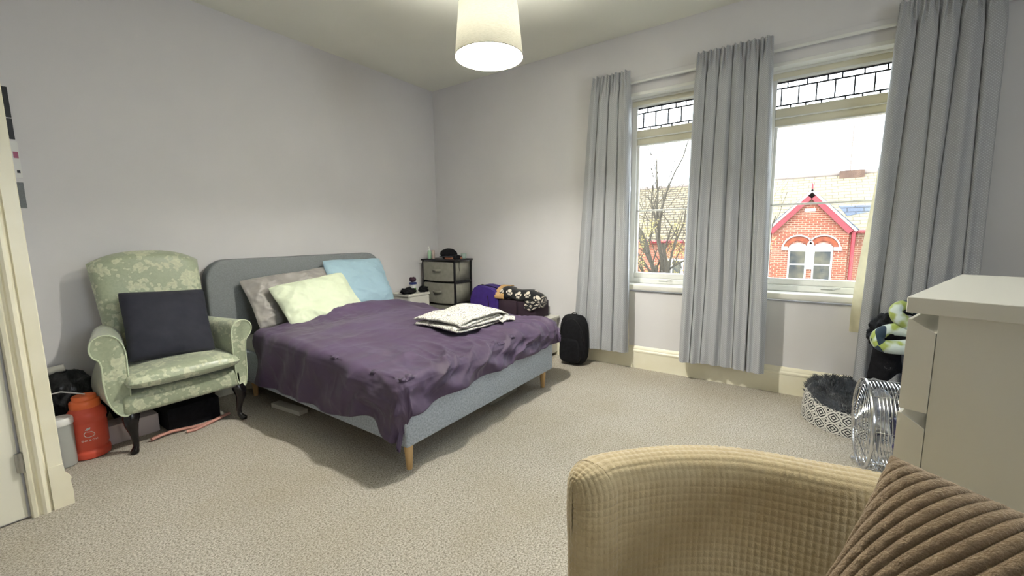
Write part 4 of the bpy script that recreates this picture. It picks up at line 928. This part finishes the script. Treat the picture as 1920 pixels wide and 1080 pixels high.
g = G(); g.prism([(GL[0]-.08, GZ), (GL[0]-.08, GL[1]), (GA[0], GA[1]-.10), (GR[0]+.08, GR[1]), (GR[0]+.08, GZ)], 'x', GX, GX+.42); obj('gable_wall', g, BRICK, hA, smooth=False)
def board(p, q, wd, x0, x1):
    d = Vector((q[0]-p[0], q[1]-p[1])).normalized(); n = Vector((d.y, -d.x)); n = -n if n.y > 0 else n
    return G().prism([p, q, (q[0]+n.x*wd, q[1]+n.y*wd), (p[0]+n.x*wd, p[1]+n.y*wd)], 'x', x0, x1)
g1 = board(GA, GL, .15, GX-.16, GX-.10); g2 = board(GA, GR, .15, GX-.16, GX-.10); g1.add(g2.v, g2.f); obj('bargeboards', g1, REDP, hA, smooth=False)
g1 = board((GA[0], GA[1]+.07), (GL[0]+.1, GL[1]), .06, GX-.18, GX-.06); g2 = board((GA[0], GA[1]+.07), (GR[0]-.1, GR[1]), .06, GX-.18, GX-.06); g1.add(g2.v, g2.f); obj('verge_trim', g1, STONE, hA, smooth=False)
g = G(); g.add([(GX-.16, GA[0], GA[1]+.04), (18.4, GA[0], GA[1]+.04), (16.8, GL[0]+.12, GL[1]), (GX-.16, GL[0]+.12, GL[1])], [(0, 1, 2, 3)]); g.add([(GX-.16, GA[0], GA[1]+.04), (18.4, GA[0], GA[1]+.04), (16.8, GR[0]-.12, GR[1]), (GX-.16, GR[0]-.12, GR[1])], [(0, 1, 2, 3)]); obj('gable_roof', g, SLATE, hA, smooth=False, solid=.05, recalc=False)
g = G(); g.add([(16.9, -1.2, 1.63), (18.3, -.72, 2.42), (18.3, -3.0, 2.42), (17.45, -2.6, 1.93)], [(0, 1, 2, 3)]); obj('slate_patch', g, SLATE, hA, smooth=False, solid=.05, recalc=False)
obj('finial', G().tube([(GX-.12, GA[0], GA[1]), (GX-.12, GA[0], GA[1]+.20), (GX-.12, GA[0]+.03, GA[1]+.28)], [.03, .02, .008], 8), REDP, hA)
obj('date_stone', G().box(GX-.02, GX+.02, -.36, -.08, 1.80, 1.89), STONE, hA, smooth=False)
obj('drainpipe', G().tube([(GX-.06, GR[0]-.02, GZ), (GX-.06, GR[0]-.02, 1.2)], .05, 8), REDP, hA)
ARCHB = M('orange_arch_brick', '7d3a1c', '622a16', 7, .85)
def arch(cy, r0, r1, cz, m, x0, x1, flat=1.0, n=18):
    pts = [(cy+r1*math.cos(PI*k/n), cz+r1*flat*math.sin(PI*k/n)) for k in range(n+1)]+[(cy+r0*math.cos(PI*k/n), cz+r0*flat*math.sin(PI*k/n)) for k in range(n, -1, -1)]
    g = G(); nn = n+1
    for k in range(n): g.prism([pts[k], pts[k+1], pts[2*nn-2-k], pts[2*nn-1-k]], 'x', x0, x1)
    return g
for cy in (.02, -.62):
    wn = obj('arched_window', arch(cy, .0, .25, .64, STONE, GX-.05, GX+.02, .72), STONE, hA, smooth=False)
    obj('brick_arch', arch(cy, .25, .385, .66, ARCHB, GX-.035, GX+.01, .92), ARCHB, hA, smooth=False); obj('hood_mould', arch(cy, .385, .425, .67, STONE, GX-.07, GX+.01, .96), STONE, hA, smooth=False)
    g = G().box(GX-.04, GX+.0, cy-.25, cy+.25, -.42, .66); obj('window_frame', g, STONE, hA, smooth=False)
    g = G().box(GX-.05, GX-.042, cy-.20, cy+.20, .17, .56).box(GX-.05, GX-.042, cy-.20, cy+.20, -.36, .12); obj('window_panes', g, DKGL, hA, smooth=False)
for a, b, c, d in ((-.38, -.22, .0, .78), (.28, .46, .60, .70), (-1.07, -.88, .60, .70)): obj('impost', G().box(GX-.08, GX, a, b, c, d), STONE, hA, smooth=False)
obj('window_frame', G().box(16.34, 16.40, -2.7, -1.72, -.8, .55), STONE, hA, smooth=False); obj('window_panes', G().box(16.32, 16.338, -2.6, -1.85, -.7, .30), DKGL, hA, smooth=False)
for y in (3.95, 6.0):
    obj('window_frame', G().box(16.34, 16.40, y-.42, y+.42, -.9, .22), STONE, hB, smooth=False); obj('window_panes', G().box(16.32, 16.338, y-.34, y-.03, -.8, .13).box(16.32, 16.338, y+.03, y+.34, -.8, .13), DKGL, hB, smooth=False)
ch = obj('chimney_stack', G().box(19.3, 19.9, -1.75, -1.05, 3.0, 3.33), M('weathered_brick', '5a463a', '4a382e', 6, .9), hA, smooth=False); obj('aerial', G().tube([(19.5, -1.35, 3.30), (19.5, -1.35, 4.9)], .02, 6), LEADR, hA); obj('aerial_bar', G().tube([(19.5, -1.6, 4.7), (19.5, -1.1, 4.7)], .012, 5), LEADR, hA)
# bare tree
tree = thing('street_tree', 'bare street tree with pale yellow twigs outside the left window', 'tree', (10.3, 2.4, GZ))
BARK = M('dark_brown_bark', '3d372c', '332d23', 20, .9); BUD = M('yellow_buds', '8a7840', 'a39556', 9, .8)  # bark in its own mottled dark brown
rnd = random.Random(21); gt = G(); gb = G(); tips = []
def branch(p, d, L, r, depth):
    n = 5; pts = [p]; rs = [r]
    for k in range(n):
        d = (d+Vector((rnd.uniform(-.22, .22), rnd.uniform(-.28, .28), rnd.uniform(-.12, .22)))).normalized(); p = p+d*L/n; pts.append(p); rs.append(r*(1-.45*(k+1)/n))
    gt.tube(pts, rs, 6 if depth < 3 else 4, cap=False)
    if depth >= 4 or r < .004:
        for q in pts[2:]:
            if rnd.random() < .55: tips.append(q)
        return
    for k in range(3 if depth < 3 else 2):
        i = rnd.choice((2, 3, 4, 5)); nd_ = (d+Vector((rnd.uniform(-.6, .6), rnd.uniform(-1.0, 1.0), rnd.uniform(-.45, .7)))).normalized(); branch(pts[i], nd_, L*rnd.uniform(.55, .8), rs[i]*.62, depth+1)
gt.tube([(10.3, 2.4, GZ), (10.3, 2.55, -2.2), (10.25, 2.7, -1.2)], [.17, .14, .12], 10)
for tgt in ((10.0, 3.3, .8), (10.1, 2.9, 1.9), (10.1, 3.4, 2.2), (10.0, 2.6, 2.3), (9.9, 2.4, 1.0), (10.2, 3.6, .2), (10.1, 1.6, -.1), (10.0, .95, .15), (10.0, .70, .65), (10.0, 3.0, 2.6), (10.2, 3.2, .4)):
    p = Vector((10.25, 2.7, -1.25)); d = (Vector(tgt)-p); branch(p, d.normalized(), d.length*.75, .062, 1)
for p in tips:
    if p.z > 1.45 and rnd.random() < .96: continue
    for k in range(11):
        q = p+Vector((rnd.uniform(-.10, .10), rnd.uniform(-.10, .10), rnd.uniform(-.10, .10))); a = Vector((rnd.uniform(-1, 1), rnd.uniform(-1, 1), rnd.uniform(-1, 1))).normalized()*.026; b = a.orthogonal().normalized()*.010
        gb.add([q-a, q-b, q+a, q+b], [(0, 1, 2, 3)])
obj('branches', gt, BARK, tree, recalc=False)
tag(obj('buds', gb, BUD, tree, recalc=False), kind='stuff')
